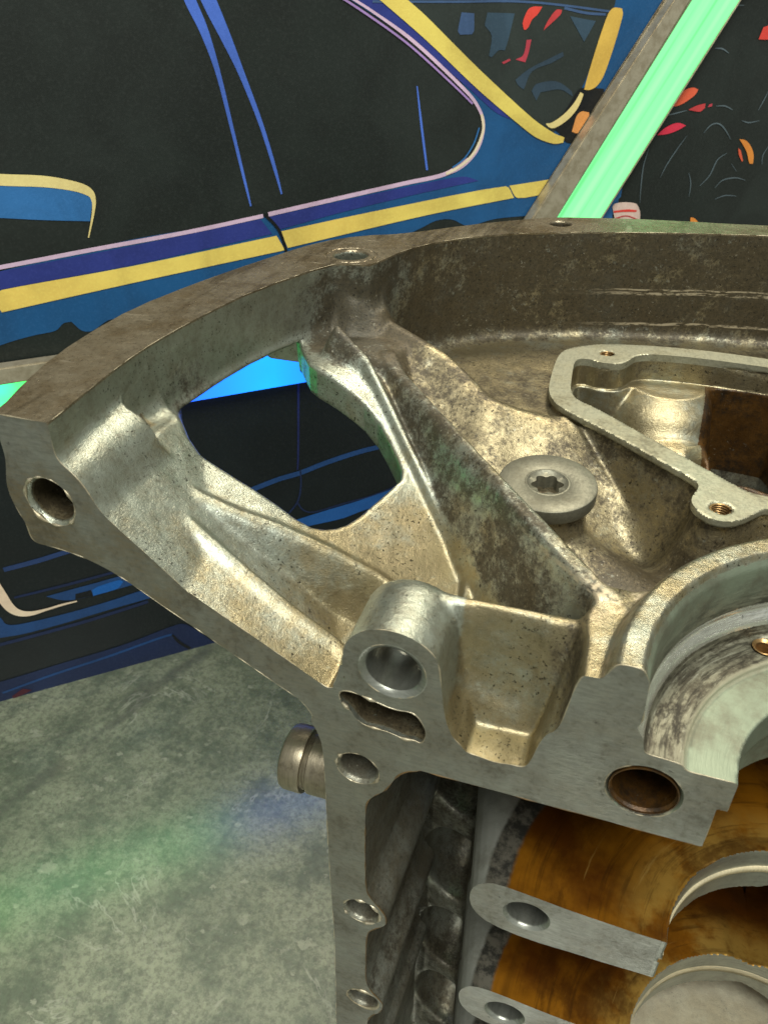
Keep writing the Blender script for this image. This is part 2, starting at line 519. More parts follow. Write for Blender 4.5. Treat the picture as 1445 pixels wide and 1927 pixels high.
v1 = k.math('MULTIPLY', vein(-0.264, 0.250, math.radians(72), 0.0065, 0.035), k.ramp(k.noise(25, 3, .6), 0.30, 0.5))
v2 = k.math('MULTIPLY', vein(-0.30, 0.235, math.radians(50), 0.004, 0.05), k.ramp(k.noise(31, 3, .6), 0.42, 0.6))
col = k.mix(k.math('MULTIPLY', v1, 0.62), col, (0.060, 0.066, 0.050))
col = k.mix(k.math('MULTIPLY', v2, 0.45), col, (0.065, 0.070, 0.055))
rg = k.math('ADD', 0.33, k.math('MULTIPLY', k.math('SUBTRACT', fn, 0.5), 0.35))
nrm = k.bump(cl2, 0.40, 0.0016)
nrm = k.bump(fn, 0.5, 0.0008, nrm)
nrm = k.bump(gr, 0.45, 0.0003, nrm)
k.b.inputs['Coat Weight'].default_value = 1.0
k.b.inputs['Coat Roughness'].default_value = 0.15
k.b.inputs['Coat IOR'].default_value = 1.8
k.link(k.bump(fn, 0.25, 0.00025), k.b.inputs['Coat Normal'])
M['stone'] = k.out(col, rg, 0, nrm, 0.6)

M['sealant'] = machined_mat('dried_sealant', (0.16, 0.095, 0.03), (0.09, 0.055, 0.02), (1, 1, 1), 0.45, 0.1, 0.3)
# ------------------------------------------------------------------ the casting: one signed-distance solid, meshed and split into its parts
F32 = np.float32


def poly_sdf(px, py, pts):
    """signed distance to a polygon (negative inside)"""
    pts = np.asarray(pts, float)
    d = np.full(px.shape, 1e18)
    s = np.zeros(px.shape, bool)
    n = len(pts)
    for i in range(n):
        a, b = pts[i], pts[(i + 1) % n]
        ex, ey = b - a
        wx, wy = px - a[0], py - a[1]
        t = np.clip((wx * ex + wy * ey) / (ex * ex + ey * ey + 1e-12), 0, 1)
        d = np.minimum(d, (wx - ex * t) ** 2 + (wy - ey * t) ** 2)
        c = ((a[1] <= py) & (py < b[1])) | ((b[1] <= py) & (py < a[1]))
        xi = a[0] + (py - a[1]) / (ey if abs(ey) > 1e-12 else 1e-12) * ex
        s ^= c & (px < xi)
    d = np.sqrt(d)
    return np.where(s, -d, d)


def chaikin(p, it=2, closed=True):
    p = np.asarray(p, float)
    for _ in range(it):
        if closed:
            q = np.roll(p, -1, 0)
            p = np.stack([0.75 * p + 0.25 * q, 0.25 * p + 0.75 * q], 1).reshape(-1, p.shape[1])
        else:
            a, b = p[:-1], p[1:]
            m = np.stack([0.75 * a + 0.25 * b, 0.25 * a + 0.75 * b], 1).reshape(-1, p.shape[1])
            p = np.vstack([p[:1], m, p[-1:]])
    return p


class Tab:
    def __init__(self, arr, x0, y0, h):
        self.a, self.x0, self.y0, self.h = arr.astype(F32), x0, y0, h

    def __call__(self, x, y):
        u = np.clip((x - self.x0) / self.h, 0, self.a.shape[0] - 1.001)
        v = np.clip((y - self.y0) / self.h, 0, self.a.shape[1] - 1.001)
        i, j = u.astype(np.int32), v.astype(np.int32)
        u, v = (u - i).astype(F32), (v - j).astype(F32)
        a = self.a
        return (a[i, j] * (1 - u) + a[i + 1, j] * u) * (1 - v) + (a[i, j + 1] * (1 - u) + a[i + 1, j + 1] * u) * v


def blur(a, sig):
    n = int(sig * 3) + 1
    k = np.exp(-0.5 * (np.arange(-n, n + 1) / sig) ** 2)
    k /= k.sum()
    for ax in (0, 1):
        p = np.pad(a, [(n, n) if q == ax else (0, 0) for q in (0, 1)], mode='edge')
        a = sum(w * np.take(p, np.arange(i, i + a.shape[ax]), ax) for i, w in enumerate(k))
    return a


def ss(x, a, b):
    t = np.clip((x - a) / (b - a), 0, 1)
    return t * t * (3 - 2 * t)


def smin(a, b, k):
    h = np.maximum(k - np.abs(a - b), 0) / k
    return np.minimum(a, b) - h * h * (k * 0.25)


def smax(a, b, k):
    return -smin(-a, -b, k)


XC, YP, ZF = 62.0, 100.0, -65.0        # crank axis x, parting plane y, transmission face z
FL_IN = [(-96.6, 85), (-97.2, 100.2), (-99.3, 117.2), (-100.6, 136.4), (-98.6, 160), (-95.1, 180.6), (-85, 208.1), (-79, 210.4), (-74.3, 210.3),
         (-71.6, 216.4), (-68.9, 229.1), (-60, 243.5), (-44.9, 256.7), (-24, 265.8), (-2.4, 272.7), (17.5, 277.8), (37.7, 281.7), (62, 283.4), (80, 283), (80, 85)]
FL_OUT = [(-109.2, 85), (-109.5, 101.8), (-113.5, 114), (-116.4, 127.1), (-117.6, 142), (-117.5, 158), (-113, 180), (-105, 207), (-97, 229.4),
          (-87, 240.5), (-74.4, 247), (-58, 264), (-45, 275), (-38.3, 279.7), (-29, 285.5), (-19, 287.5), (-12.3, 289.4), (1, 291.6), (14.1, 293), (25, 293.6), (38.7, 295.3), (62, 298), (80, 298), (80, 85)]
COVER_OUT = [(-18, 246.5), (-12.4, 251.4), (-6.8, 254.5), (6.7, 257.6), (22.2, 258.9), (34.6, 258.5), (44.2, 257.6), (62, 256), (62, 158), (48, 162), (37.4, 165.5),
             (35.3, 163.4), (32.4, 159.6), (29.5, 157), (25.7, 156.2), (22.3, 158.6), (20.6, 162.6), (21.1, 166), (22.5, 169.5), (22.1, 172.7), (14, 179.4),
             (1.2, 190.6), (-13, 201.1), (-16.8, 205.9), (-19.2, 212.6), (-19.9, 226), (-19.9, 240)]
COVER_IN = [(-14.5, 238.6), (-10.2, 240.3), (-6.4, 238.2), (-2.4, 238.4), (0.5, 240.1), (2.3, 243.4), (4.1, 248.2), (9.6, 250.7), (22.1, 251.7), (34.4, 251.2),
            (43.7, 250.6), (56, 249), (56, 168), (46, 168.6), (37.7, 170.6), (33.7, 170.7), (25.5, 178.2), (9.5, 192.3), (-4.3, 205), (-10.2, 208.6), (-12.9, 213.5), (-13.8, 225.5)]
WINDOW = [(-96.5, 139.9), (-102.5, 149), (-104, 156), (-103, 172.8), (-99.5, 188), (-97, 199), (-91.5, 197.5), (-85.5, 188.3), (-81.3, 182.3), (-72.6, 179.3), (-61.2, 176.5),
          (-53, 169.5), (-48.6, 164.1), (-50.4, 158.6), (-55.3, 142.5), (-58.6, 137.1), (-63.2, 134), (-73.1, 134.5), (-83, 133.7), (-90.1, 133.8)]
RAIL = [(-21.5, -128), (-25, -134.6), (-27.6, -135.6), (-29.8, -137.7), (-31.4, -141.6), (-32.7, -144.4), (-35.7, -147.7), (-37, -150.3), (-37.4, -154.6), (-37.6, -167),
        (-37.8, -185.7), (-36.1, -190), (-33.4, -193.2), (-32.1, -196.6), (-32.6, -200.1), (-35.8, -203.5), (-37.7, -206.4), (-38.2, -218), (-38.4, -233.7), (-37, -237.9),
        (-33.9, -241.8), (-33.1, -243.9), (-34, -249.1), (-37.2, -253.3), (-38.4, -259), (-38.6, -285), (-33.5, -292), (-38.4, -300), (-38.4, -376), (-48.6, -376), (-48.6, -267),
        (-47.9, -245.3), (-47, -212), (-47.2, -190.7), (-47.1, -165.7), (-46.9, -153.4), (-46.7, -139), (-47.2, -132), (-50, -126), (-40, -118)]
SADDLE2 = [(70, -169), (29.6, -169.2), (12, -168.2), (1.8, -167), (-6.3, -166.2), (-9.9, -167.8), (-11.9, -171.8), (-11.9, -176.6), (-10.2, -180.6), (-6.5, -183.4), (2.2, -184.9), (13.5, -184.7), (28, -184.2), (70, -184)]
SLOT = [(-42.6, -117.2), (-41.8, -115.9), (-39.4, -115.7), (-34.7, -116.9), (-30.6, -117.9), (-27.2, -117.1), (-25.4, -118.5), (-24, -122.1), (-24.4, -124.7), (-25.2, -126.1),
        (-26.4, -125.1), (-28.2, -126), (-31.7, -124.9), (-34.7, -124.8), (-37.8, -124.6), (-40.1, -121.3), (-42.2, -119.1)]
SEAT = [(70, -80), (0, -80), (0, -118), (39, -118), (39.0, -113.6), (46.6, -112.6), (47.6, -109.4), (48.9, -106.6), (48.2, -105.2), (48.4, -95.4), (49.6, -93.4), (50.2, -92), (50.2, -80)]
SEAT = [(0, -80), (0, -114.6), (38.8, -114.6), (39.2, -113.2), (46.0, -112.7), (46.8, -109.2), (48.3, -106.8), (47.7, -105.0), (48.2, -95.6), (49.4, -93.4), (50.0, -91.5), (50, -80)]


def polyline_near(x, y, pts):
    """distance to a polyline, signed side and the height carried by its vertices"""
    best = np.full(x.shape, 1e9)
    side = np.zeros(x.shape)
    hz = np.zeros(x.shape)
    for a, b in zip(pts[:-1], pts[1:]):
        ex, ey = b[0] - a[0], b[1] - a[1]
        t = np.clip(((x - a[0]) * ex + (y - a[1]) * ey) / (ex * ex + ey * ey), 0, 1)
        dx, dy = x - a[0] - ex * t, y - a[1] - ey * t
        d = np.hypot(dx, dy)
        m = d < best
        best = np.where(m, d, best)
        side = np.where(m, np.sign(ex * dy - ey * dx), side)
        hz = np.where(m, a[2] + (b[2] - a[2]) * t, hz)
    return best, side, hz


GH = 0.4
gx = np.arange(-124, 70, GH)
gy = np.arange(84, 304, GH)
GX, GY = np.meshgrid(gx, gy, indexing='ij')


def gtab(a):
    return Tab(a, gx[0], gy[0], GH)


d_in = poly_sdf(GX, GY, chaikin(FL_IN, 1))
d_out = poly_sdf(GX, GY, chaikin(FL_OUT, 1))
d_ci = poly_sdf(GX, GY, chaikin(COVER_IN, 2))
d_co = poly_sdf(GX, GY, chaikin(COVER_OUT, 2))
d_win = poly_sdf(GX, GY, chaikin(WINDOW, 1))
R2 = np.hypot(GX - XC, GY - YP)

# height field of everything the bell holds, as a draw-pattern would shape it (no undercuts)
cone = -87 - 0.61 * (155 - R2)
cone = smin(cone, np.full_like(cone, -85.2), 6)
cone = smax(cone, np.full_like(cone, -125.0), 8)
Hh = cone.copy()


def ridge(pts, half, sl, sr):
    global Hh
    d, s, z = polyline_near(GX, GY, pts)
    e = np.maximum(d - half, 0)
    Hh = np.maximum(Hh, z - np.where(s > 0, sl, sr) * e)


# long triangular hollow between the rim and the dowel boss, with a proud lip round it
tri = poly_sdf(GX, GY, chaikin([(-92, 119), (-88, 121.5), (-79.7, 122.2), (-63, 128.8), (-47, 132), (-41, 132), (-41.5, 111.6), (-48, 110.8), (-58, 110.8), (-68, 112.2), (-78, 114), (-89, 115)], 1))
Hh += 1.6 * np.exp(-((tri - 0.6) / 1.5) ** 2) - 10.0 * ss(-tri, -0.3, 4.6)
cone_z = lambda x_, y_: max(-87 - 0.61 * (155 - math.hypot(x_ - XC, y_ - YP)), -124.0)
CREST_LO = [(-90, 117.2), (-86, 115.4), (-77, 114.2), (-67, 112.6), (-57, 111.2), (-46.8, 110.8)]
CREST_UP = [(-90, 118.2), (-86, 120.8), (-79.7, 121.8), (-71, 124.8), (-63, 128.4), (-54, 131), (-46, 132.6), (-41, 133)]
BEADS = [(CREST_LO, 1.7, 0.7, 0.85, 2.6), (CREST_UP, 1.3, 0.6, 2.2, 0.9)]
# sunk field between the two ribs
bet = poly_sdf(GX, GY, chaikin([(-63, 207), (-57, 190), (-13, 143), (2, 140), (-8, 168), (-20, 187), (-31, 196), (-48, 207)], 1))
Hh -= 6.0 * ss(-bet, -1, 6)
# flat ledge right of the upper rib
led = poly_sdf(GX, GY, [(-75, 224), (-66, 217.5), (-33, 203), (-12, 203.5), (62, 203), (62, 300), (-80, 300)])
t = ss(-led, -2.0, 2.5)
Hh = Hh * (1 - t) + (-101.2 - 0.02 * np.maximum(GX + 20, 0)) * t
ridge([(-71, 214, -81), (-50.5, 206, -86.5), (-32, 195.5, -93.2), (-25, 197, -95.3), (-13, 198, -97)], 1.3, 2.8, 0.75)
ridge([(-79, 213, -78), (-73, 214, -79)], 3, 1.5, 1.5)
for pts_, up_h, half_, sl_, sr_ in BEADS:
    ridge([(x_, y_, cone_z(x_, y_) + up_h) for x_, y_ in pts_], half_, sr_, sl_)
# big rib
ridge([(-64, 198.5, -85.5), (-58.5, 191, -88), (-30, 160.4, -92.3), (6.6, 121, -97)], 2.2, 5.5, 4.2)
# bead beside the window
bead = [(-77, 192.5), (-67, 188.4), (-56.5, 178.2), (-42, 163.5), (-32.5, 153.5), (-26.6, 146), (-25.4, 138)]
ridge([(x_, y_, cone_z(x_, y_) + 3.0) for x_, y_ in bead], 0.7, 2.8, 2.0)
d, s_, z_ = polyline_near(GX, GY, [(x_ + 3.4, y_ + 2.8, 0) for x_, y_ in bead])
Hh -= 2.6 * np.exp(-(d / 1.5) ** 2)
# column that carries the plug, and the saddle from it to the chamber wall
rho = np.hypot(GX + 11.8, GY - 160.7)
Hh = np.maximum(Hh, -100.6 - 6.5 * np.maximum(rho - 9.4, 0))
Hh = smax(Hh, -111.0 - 1.25 * np.maximum(rho - 9.0, 0), 4.0)
ridge([(-8, 157, -107), (4, 154, -110), (14, 150, -113), (26, 148, -116)], 3.5, 0.9, 0.7)
# ledge along the rim, left of the window
ridge([(-97, 84, -79.5), (-97.5, 118, -80), (-98.5, 136, -81.5)], 3.2, 1.6, 0.95)
# dowel boss
bz = -107.5 + np.sqrt(np.maximum(10.5 ** 2 - (GX + 31.3) ** 2, 0)) - 3.2 * np.maximum(np.abs(GX + 31.3) - 9.9, 0) ** 1.0
bz = bz - 0.9 * np.maximum(GY - 117, 0) - 0.06 * np.maximum(GY - 113, 0) ** 2
Hh = np.maximum(Hh, np.where(np.abs(GX + 31.3) < 15, bz, -200))
# pocket that opens on the parting face, thin wall behind it, block to its right
pk = np.interp(GX, [-26, -22.4, -21.3, -20.2, -18.6, -16.2, -13, -10, -7.5, -5.8, -4.9, -4.2, -3.2, -1.5, 0.4, 1.4, 2.2, 3], [-100, -104, -113, -118.2, -121.8, -124.0, -125.2, -125.6, -125.2, -123.6, -120.4, -117, -115.2, -114.2, -112.6, -109, -104, -99])
pk = pk + 7.5 * ss(GY, 104.5, 113.2) ** 1.6 + 0.10 * np.maximum(GY - 101, 0) + 12 * ss(GY, 111.0, 114.2)
pkm = ss(np.maximum(np.maximum(-21.6 - GX, GX - 2.0), GY - 114.0), 0.5, -0.5)
ridge([(-26.5, 114.8, -98.8), (2.5, 115.6, -99.2)], 1.5, 5, 5)
blk = poly_sdf(GX, GY, [(1.8, 84), (11, 84), (10, 112), (13, 128), (3, 126), (1.8, 117)])
Hh = np.maximum(Hh, -97.2 - 5 * np.maximum(blk, 0))
Hh = Hh * (1 - pkm) + np.minimum(Hh, pk) * pkm
# raised lip of the seal seat
Hh = np.maximum(Hh, -92.8 - 3.6 * np.maximum(R2 - 54.2, 0))
# oil chamber under the cover face
Hh = smax(Hh, -98.5 - 4.5 * np.maximum(blur(d_co, 5) + 1.5, 0), 3.0)
Hh = np.where(d_co < -1.6, np.maximum(Hh, -98.5), Hh)
fl = np.full_like(Hh, -131.0)
fl = np.where(GX > 26, -150.0, fl)
pr = np.hypot(GX - 15.5, GY - 250)
fl = smax(fl, -101.5 - 0.028 * pr ** 2 - 1.7 * np.maximum(pr - 19.0, 0), 6.0)
pr2 = np.hypot(GX - 20, GY - 228)
fl = smax(fl, -115.5 - 0.02 * pr2 ** 2 - 2.2 * np.maximum(pr2 - 14.5, 0), 3.0)
fl = smax(fl, -118.8 - 2.4 * np.maximum(np.hypot(GX - 22, GY - 219) - 14.0, 0), 2.0)
fl = smax(fl, -116.0 - 1.6 * np.maximum(-(GX + 14.5), 0) - 2.5 * np.maximum(GX + 11, 0), 3.0)
d, s_, z_ = polyline_near(GX, GY, [(27, 224, -113), (28.4, 214, -112), (33, 204, -112), (43.6, 198.2, -112), (62, 195, -112)])
fl = np.maximum(fl, z_ - 2.6 * np.maximum(d - 1.6, 0))
dk = ss(np.minimum(GX - 31.5, GY - 204.5), -1.0, 2.5)
fl = fl * (1 - dk) - 152.0 * dk
fl = blur(fl, 3.0)
ci = ss(-d_ci, 0.2, 2.2)
Hh = Hh * (1 - ci) + fl * ci
Hh = blur(Hh, 1.35)
# generous fillets in the basin round the plug column
uu = (GX - 6.6) * 0.732 + (GY - 121) * 0.68
mk = ss(uu, 4.5, 8) * ss(d_co, 0.5, 3.0) * ss(rho, 10.5, 13.0) * ss(R2, 56, 60) * ss(205 - GY, 0, 8)
mk = blur(mk, 3)
Hh = Hh * (1 - mk) + blur(Hh, 6.5) * mk
gxx, gyy = np.gradient(Hh, GH)
T_H = gtab(Hh)
T_C = gtab(1 / np.sqrt(1 + gxx ** 2 + gyy ** 2))
base = blur(cone, 3)
under = base - 9.6
tt = ss(R2, 113, 106)
under = under * (1 - tt) - 134.2 * tt
ero = Hh.copy()
for _k in range(11):
    for ax in (0, 1):
        ero = np.minimum(ero, np.minimum(np.roll(ero, 1, ax), np.roll(ero, -1, ax)))
ero = blur(ero, 3)
under = np.minimum(under, ero - 4.5)
under = np.maximum(under, -162)
T_U = gtab(blur(under, 2))
T_IN, T_OUT, T_CI, T_CO, T_WIN = gtab(d_in), gtab(d_out), gtab(d_ci), gtab(d_co), gtab(d_win)

# profiles in the parting plane (x, z) and round the crank axis (r, z)
qx = np.arange(-126, 72, 0.4)
qz = np.arange(-384, -60, 0.4)
QX, QZ = np.meshgrid(qx, qz, indexing='ij')


def qtab(poly, it=1):
    return Tab(poly_sdf(QX, QZ, chaikin(poly, it) if it else poly), qx[0], qz[0], 0.4)


T_RAIL = qtab(RAIL)
SADDLES = []
for k_, dz in enumerate((0.0, -48.3, -96.6, -144.9)):
    SADDLES.append((qtab([(x, z + dz) for x, z in SADDLE2]), dz))
T_SLOT = qtab(SLOT)
sr = np.arange(0, 80, 0.3)
sz = np.arange(-140, -70, 0.3)
SRg, SZg = np.meshgrid(sr, sz, indexing='ij')
T_SEAT = Tab(poly_sdf(SRg, SZg, SEAT), sr[0], sz[0], 0.3)

HOLES = [(-31.3, -107.5, 6.1, 30), (-38.9, -139.3, 4.2, 9), (-39.0, -196.7, 4.3, 9), (-39.4, -244.3, 4.2, 9), (-102, -83.2, 4.9, 26), (17.7, -122.9, 6.25, 34),
         (1.4, -175.7, 4.7, 28), (0.6, -224.0, 4.7, 28), (0.6, -272.3, 4.7, 28)]
ZHOLES = [(-82.3, 218.7, 5.0, -65, 30), (-28, 276, 3.6, -65, 26), (-5.0, 246.7, 2.1, -97, 9), (27.1, 162.1, 2.3, -97, 12), (38.6, 136.3, 2.4, -113, 7)]


def wobble(x, y, z):
    # slow unevenness of the sand mould
    return (0.05 * np.sin(0.31 * x + 1.9 * np.sin(0.17 * y)) * np.sin(0.27 * y + 1.3 * np.sin(0.21 * z)) + 0.035 * np.sin(0.7 * z + 0.4 * x) * np.sin(0.6 * y - 0.3 * z)).astype(F32)


def solid(x, y, z, lower=True, upper=True, cut=True):
    big = F32(1e3)
    dx, dy = x - XC, y - YP
    r = np.sqrt(dx * dx + dy * dy)
    wb = wobble(x, y, z)
    d = big
    if upper:
        H = T_H(x, y)
        dh = (z - H) * T_C(x, y)
        dwall = np.maximum(-T_IN(x, y) + 0.05 * (-65 - z), z - ZF)
        dwall = np.maximum(dwall, -(z + 118) )
        d = smin(dh, dwall, 5.0)
        d = np.maximum(d, T_OUT(x, y))
        tin = T_IN(x, y)
        un = np.minimum(T_U(x, y), np.where(tin > -3, -88.0, 1e3))
        lift = np.clip((tin - 1.6) / 2.0, 0, 1) * np.clip((y - 124) / 6, 0, 1) * np.clip((204 - y) / 5, 0, 1) * np.clip((-82 - x) / 4, 0, 1)
        un = np.where(tin > -3, un + (np.maximum(un, -79.0) - un) * lift, un)
        d = smax(d, (un - z) * 0.85, 2.0)
        # lug at the outer end of the parting face
        lug = np.maximum(np.sqrt((x + 101.6) ** 2 + (z + 82.6) ** 2) - 10.0, y - 124)
        d = smin(d, lug, 2.5)
        d = d + wb
        # window
        d = smax(d, -np.maximum(T_WIN(x, y), z + 84.6 - 7 * np.maximum(-tin - 0.3, 0)), 1.6)
        # cover face
        cov = np.maximum(np.maximum(T_CO(x, y), -T_CI(x, y)), np.maximum(z + 97, -(z + 99.0)))
        d = np.minimum(d, cov)
        d = np.maximum(d, -np.maximum(T_CI(x, y), -(z + 106)))
        # turned seal seat and bore through the web
        d = np.maximum(d, -T_SEAT(r, z))
        bo = np.where(z > -122.5, 29.8, 31.6) - r
        d = np.where(z < -100, np.maximum(d, bo), d)
    if lower:
        sh = 0.045 * (y - YP)
        rail = np.maximum(T_RAIL(x - sh, z), y - 150)
        sidew = np.maximum(np.abs(x + 43.8 - 0.045 * (y - YP)) - 2.8, np.maximum(YP + 4 - y, np.maximum(y - 166, z + 134)))
        low = smin(rail, sidew, 2.0)
        # inner back wall with the arched follower tunnels
        bw = np.maximum(149 - 0.30 * (x + 20) - y, np.maximum(y - 175, z + 134))
        rb = smax(smax(73 - r, YP + 34 - y, 14.0), np.maximum(r - 84, z + 134), 2.0)
        bw = smax(bw, x - 2.0, 6.0)
        bw = smin(bw, rb, 8.0)
        bw = np.maximum(bw, -(x + 43 - 0.045 * (y - YP)))
        for zz in (-199, -249, -297, -345):
            tun = np.sqrt((x + 23.0) ** 2 * 1.35 + (z - zz) ** 2 * 0.55 + ((y - 157) * 0.7) ** 2) - 15.0
            bw = smax(bw, -tun, 3.0)
        low = smin(low, bw, 5.0)
        for tab, dz in SADDLES:
            sa = np.maximum(tab(x + 0.15 * (y - YP), z) - 0.0, y - 172)
            br = 31.0 + 0.5 * (np.abs(z + 176.5 - dz) < 0.9)
            if dz > -90:
                sa = np.maximum(sa, br - r)
            low = smin(low, sa, 1.5)
        low = np.maximum(low, -(z + 379.9)) + wb
        d = np.minimum(d, low)
    if upper:
        # pit cut to make the deep shade between the big rib and the pocket wall
        pit = np.maximum(np.sqrt((x + 0.6) ** 2 + (y - 120.4) ** 2) - 2.9, -(z + 131))
        d = smax(d, -pit, 1.5)
    # bolt holes, slot
    for hx, hz, hr, dep in HOLES:
        if (hz > -134 and upper) or (hz < -134 and lower) or (-145 < hz):
            q = np.sqrt((x - hx) ** 2 + (z - hz) ** 2)
            c = np.maximum(q - hr, y - YP - dep)
            c = np.minimum(c, (q - hr - 0.75 + (y - YP)) * 0.7)
            d = np.maximum(d, -c)
    if upper:
        for hx, hy, hr, z0, dep in ZHOLES:
            q = np.sqrt((x - hx) ** 2 + (y - hy) ** 2)
            c = np.maximum(q - hr, np.maximum((z0 - dep) - z, z - z0 - 3))
            c = np.minimum(c, np.maximum((q - hr - 0.6 - (z - z0)) * 0.7, z - z0 - 0.6))
            d = np.maximum(d, -c)
        ring = np.abs(np.sqrt((x - 17.7) ** 2 + (z + 122.9) ** 2) - 7.9) - 0.22
        d = np.maximum(d, -np.maximum(ring, y - YP - 0.35))
        ring = np.abs(np.sqrt((x + 82.3) ** 2 + (y - 218.7) ** 2) - 7.6) - 0.3
        d = np.maximum(d, -np.maximum(ring, -65.45 - z))
    gv = np.minimum(np.abs(x + 41.2 + 0.04 * (z + 110)) + np.maximum(np.abs(z + 108.5) - 5.5, 0), np.abs(np.sqrt((x + 44.6) ** 2 + (z + 112.6) ** 2) - 3.2) + 9 * (x < -44.6) + 9 * (z > -112.6))
    d = np.maximum(d, -np.maximum(gv - 0.16, y - YP - 0.35))
    sl = np.maximum(T_SLOT(x, z), y - YP - 8.5 - 1.5 * np.sin(x * 0.7))
    d = np.maximum(d, -sl - 0.9 * wb)
    return np.maximum(d, YP - y) if cut else d


def surface_nets(h, B, lo, hi):
    lo, hi = np.array(lo, float), np.array(hi, float)
    nb = np.ceil((hi - lo) / (h * B)).astype(int)
    N = nb * B + 2

    def ev(x, y, z):
        zmin, zmax = z.min(), z.max()
        return solid(x, y, z, lower=zmin < -110, upper=zmax > -160).astype(F32)

    bs = h * B
    cx = (lo[0] + np.arange(2 * nb[0] + 1) * bs / 2).astype(F32)
    cy = (lo[1] + np.arange(2 * nb[1] + 1) * bs / 2).astype(F32)
    X, Y = np.meshgrid(cx, cy, indexing='ij')
    lay = np.empty((2 * nb[2] + 1,) + X.shape, F32)
    for k in range(2 * nb[2] + 1):
        lay[k] = ev(X, Y, np.full(X.shape, lo[2] + k * bs / 2, F32))
    neg = lay < 0
    near = np.abs(lay[1::2, 1::2, 1::2]) < bs * 0.9 + 0.6
    cnt = np.zeros(near.shape, np.int16)
    for a in range(3):
        for b in range(3):
            for c in range(3):
                cnt += neg[a:a + 2 * nb[2] - 1:2, b:b + 2 * nb[0] - 1:2, c:c + 2 * nb[1] - 1:2]
    kk, ii, jj = np.nonzero(near | ((cnt > 0) & (cnt < 27)))
    keep = np.stack([ii, jj, kk], 1)
    V, CI, Q = [], [], []
    ar = np.arange(B + 1)
    corners = [(a, b, c) for a in (0, 1) for b in (0, 1) for c in (0, 1)]
    edges = [(p, q) for p in range(8) for q in range(p + 1, 8) if sum(abs(u - v) for u, v in zip(corners[p], corners[q])) == 1]

    def cid(i, j, k):
        return (i.astype(np.int64) * N[1] + j) * N[2] + k

    CH = 320
    for s0 in range(0, len(keep), CH):
        kb = keep[s0:s0 + CH]
        I = kb[:, 0, None] * B + ar
        J = kb[:, 1, None] * B + ar
        K = kb[:, 2, None] * B + ar
        x = (lo[0] + I * h).astype(F32)[:, :, None, None]
        y = (lo[1] + J * h).astype(F32)[:, None, :, None]
        z = (lo[2] + K * h).astype(F32)[:, None, None, :]
        s = ev(x, y, z)
        s = np.broadcast_to(s, (len(kb), B + 1, B + 1, B + 1))
        ins = s < 0
        cnt = sum(ins[:, a:a + B, b:b + B, c:c + B].astype(np.int8) for a, b, c in corners)
        bb, ii, jj, kk = np.nonzero((cnt > 0) & (cnt < 8))
        if not len(bb):
            continue
        cv = [s[bb, ii + a, jj + b, kk + c] for a, b, c in corners]
        acc = np.zeros((len(bb), 3), F32)
        n = np.zeros(len(bb), F32)
        for p, q in edges:
            va, vb = cv[p], cv[q]
            m = (va < 0) != (vb < 0)
            tq = np.where(m, va / np.where(m, va - vb, 1), 0)
            for ax in range(3):
                acc[:, ax] += np.where(m, corners[p][ax] + (corners[q][ax] - corners[p][ax]) * tq, 0)
            n += m
        acc /= n[:, None]
        gi, gj, gk = I[bb, 0] + ii, J[bb, 0] + jj, K[bb, 0] + kk
        V.append(np.stack([lo[0] + (gi + acc[:, 0]) * h, lo[1] + (gj + acc[:, 1]) * h, lo[2] + (gk + acc[:, 2]) * h], 1))
        CI.append(cid(gi, gj, gk))
        for ax in range(3):
            e = [0, 0, 0]
            e[ax] = 1
            a0 = ins[:, :B, :B, :B]
            a1 = ins[:, e[0]:e[0] + B, e[1]:e[1] + B, e[2]:e[2] + B]
            bb, ii, jj, kk = np.nonzero(a0 != a1)
            fl_ = a0[bb, ii, jj, kk]
            g = [I[bb, 0] + ii, J[bb, 0] + jj, K[bb, 0] + kk]
            b_, c_ = (ax + 1) % 3, (ax + 2) % 3

            def off(ub, uc):
                q = [v.copy() for v in g]
                q[b_] -= ub
                q[c_] -= uc
                return cid(*q)
            quad = np.stack([off(1, 1), off(0, 1), off(0, 0), off(1, 0)], 1)
            quad[~fl_] = quad[~fl_][:, ::-1]
            Q.append(quad)
    V = np.concatenate(V)
    CI = np.concatenate(CI)
    Q = np.concatenate(Q)
    o = np.argsort(CI)
    CI, V = CI[o], V[o]
    ix = np.clip(np.searchsorted(CI, Q), 0, len(CI) - 1)
    ok = (CI[ix] == Q).all(1)
    return V.astype(F32), ix[ok]


def vertex_normals(V, Q):
    a, b, c, d = (V[Q[:, i]] for i in range(4))
    n = np.cross(c - a, d - b)
    out = np.stack([np.bincount(Q.ravel(), np.repeat(n[:, k], 4), len(V)) for k in range(3)], 1)
    return out / (np.linalg.norm(out, axis=1, keepdims=True) + 1e-12), n / (np.linalg.norm(n, axis=1, keepdims=True) + 1e-12)


import time as _t
_t0 = _t.time()
V, Q = surface_nets(0.52, 8, (-120.6, 99.05, -380.9), (62.0, 299.0, -64.0))
print('nets', len(V), len(Q), _t.time() - _t0)
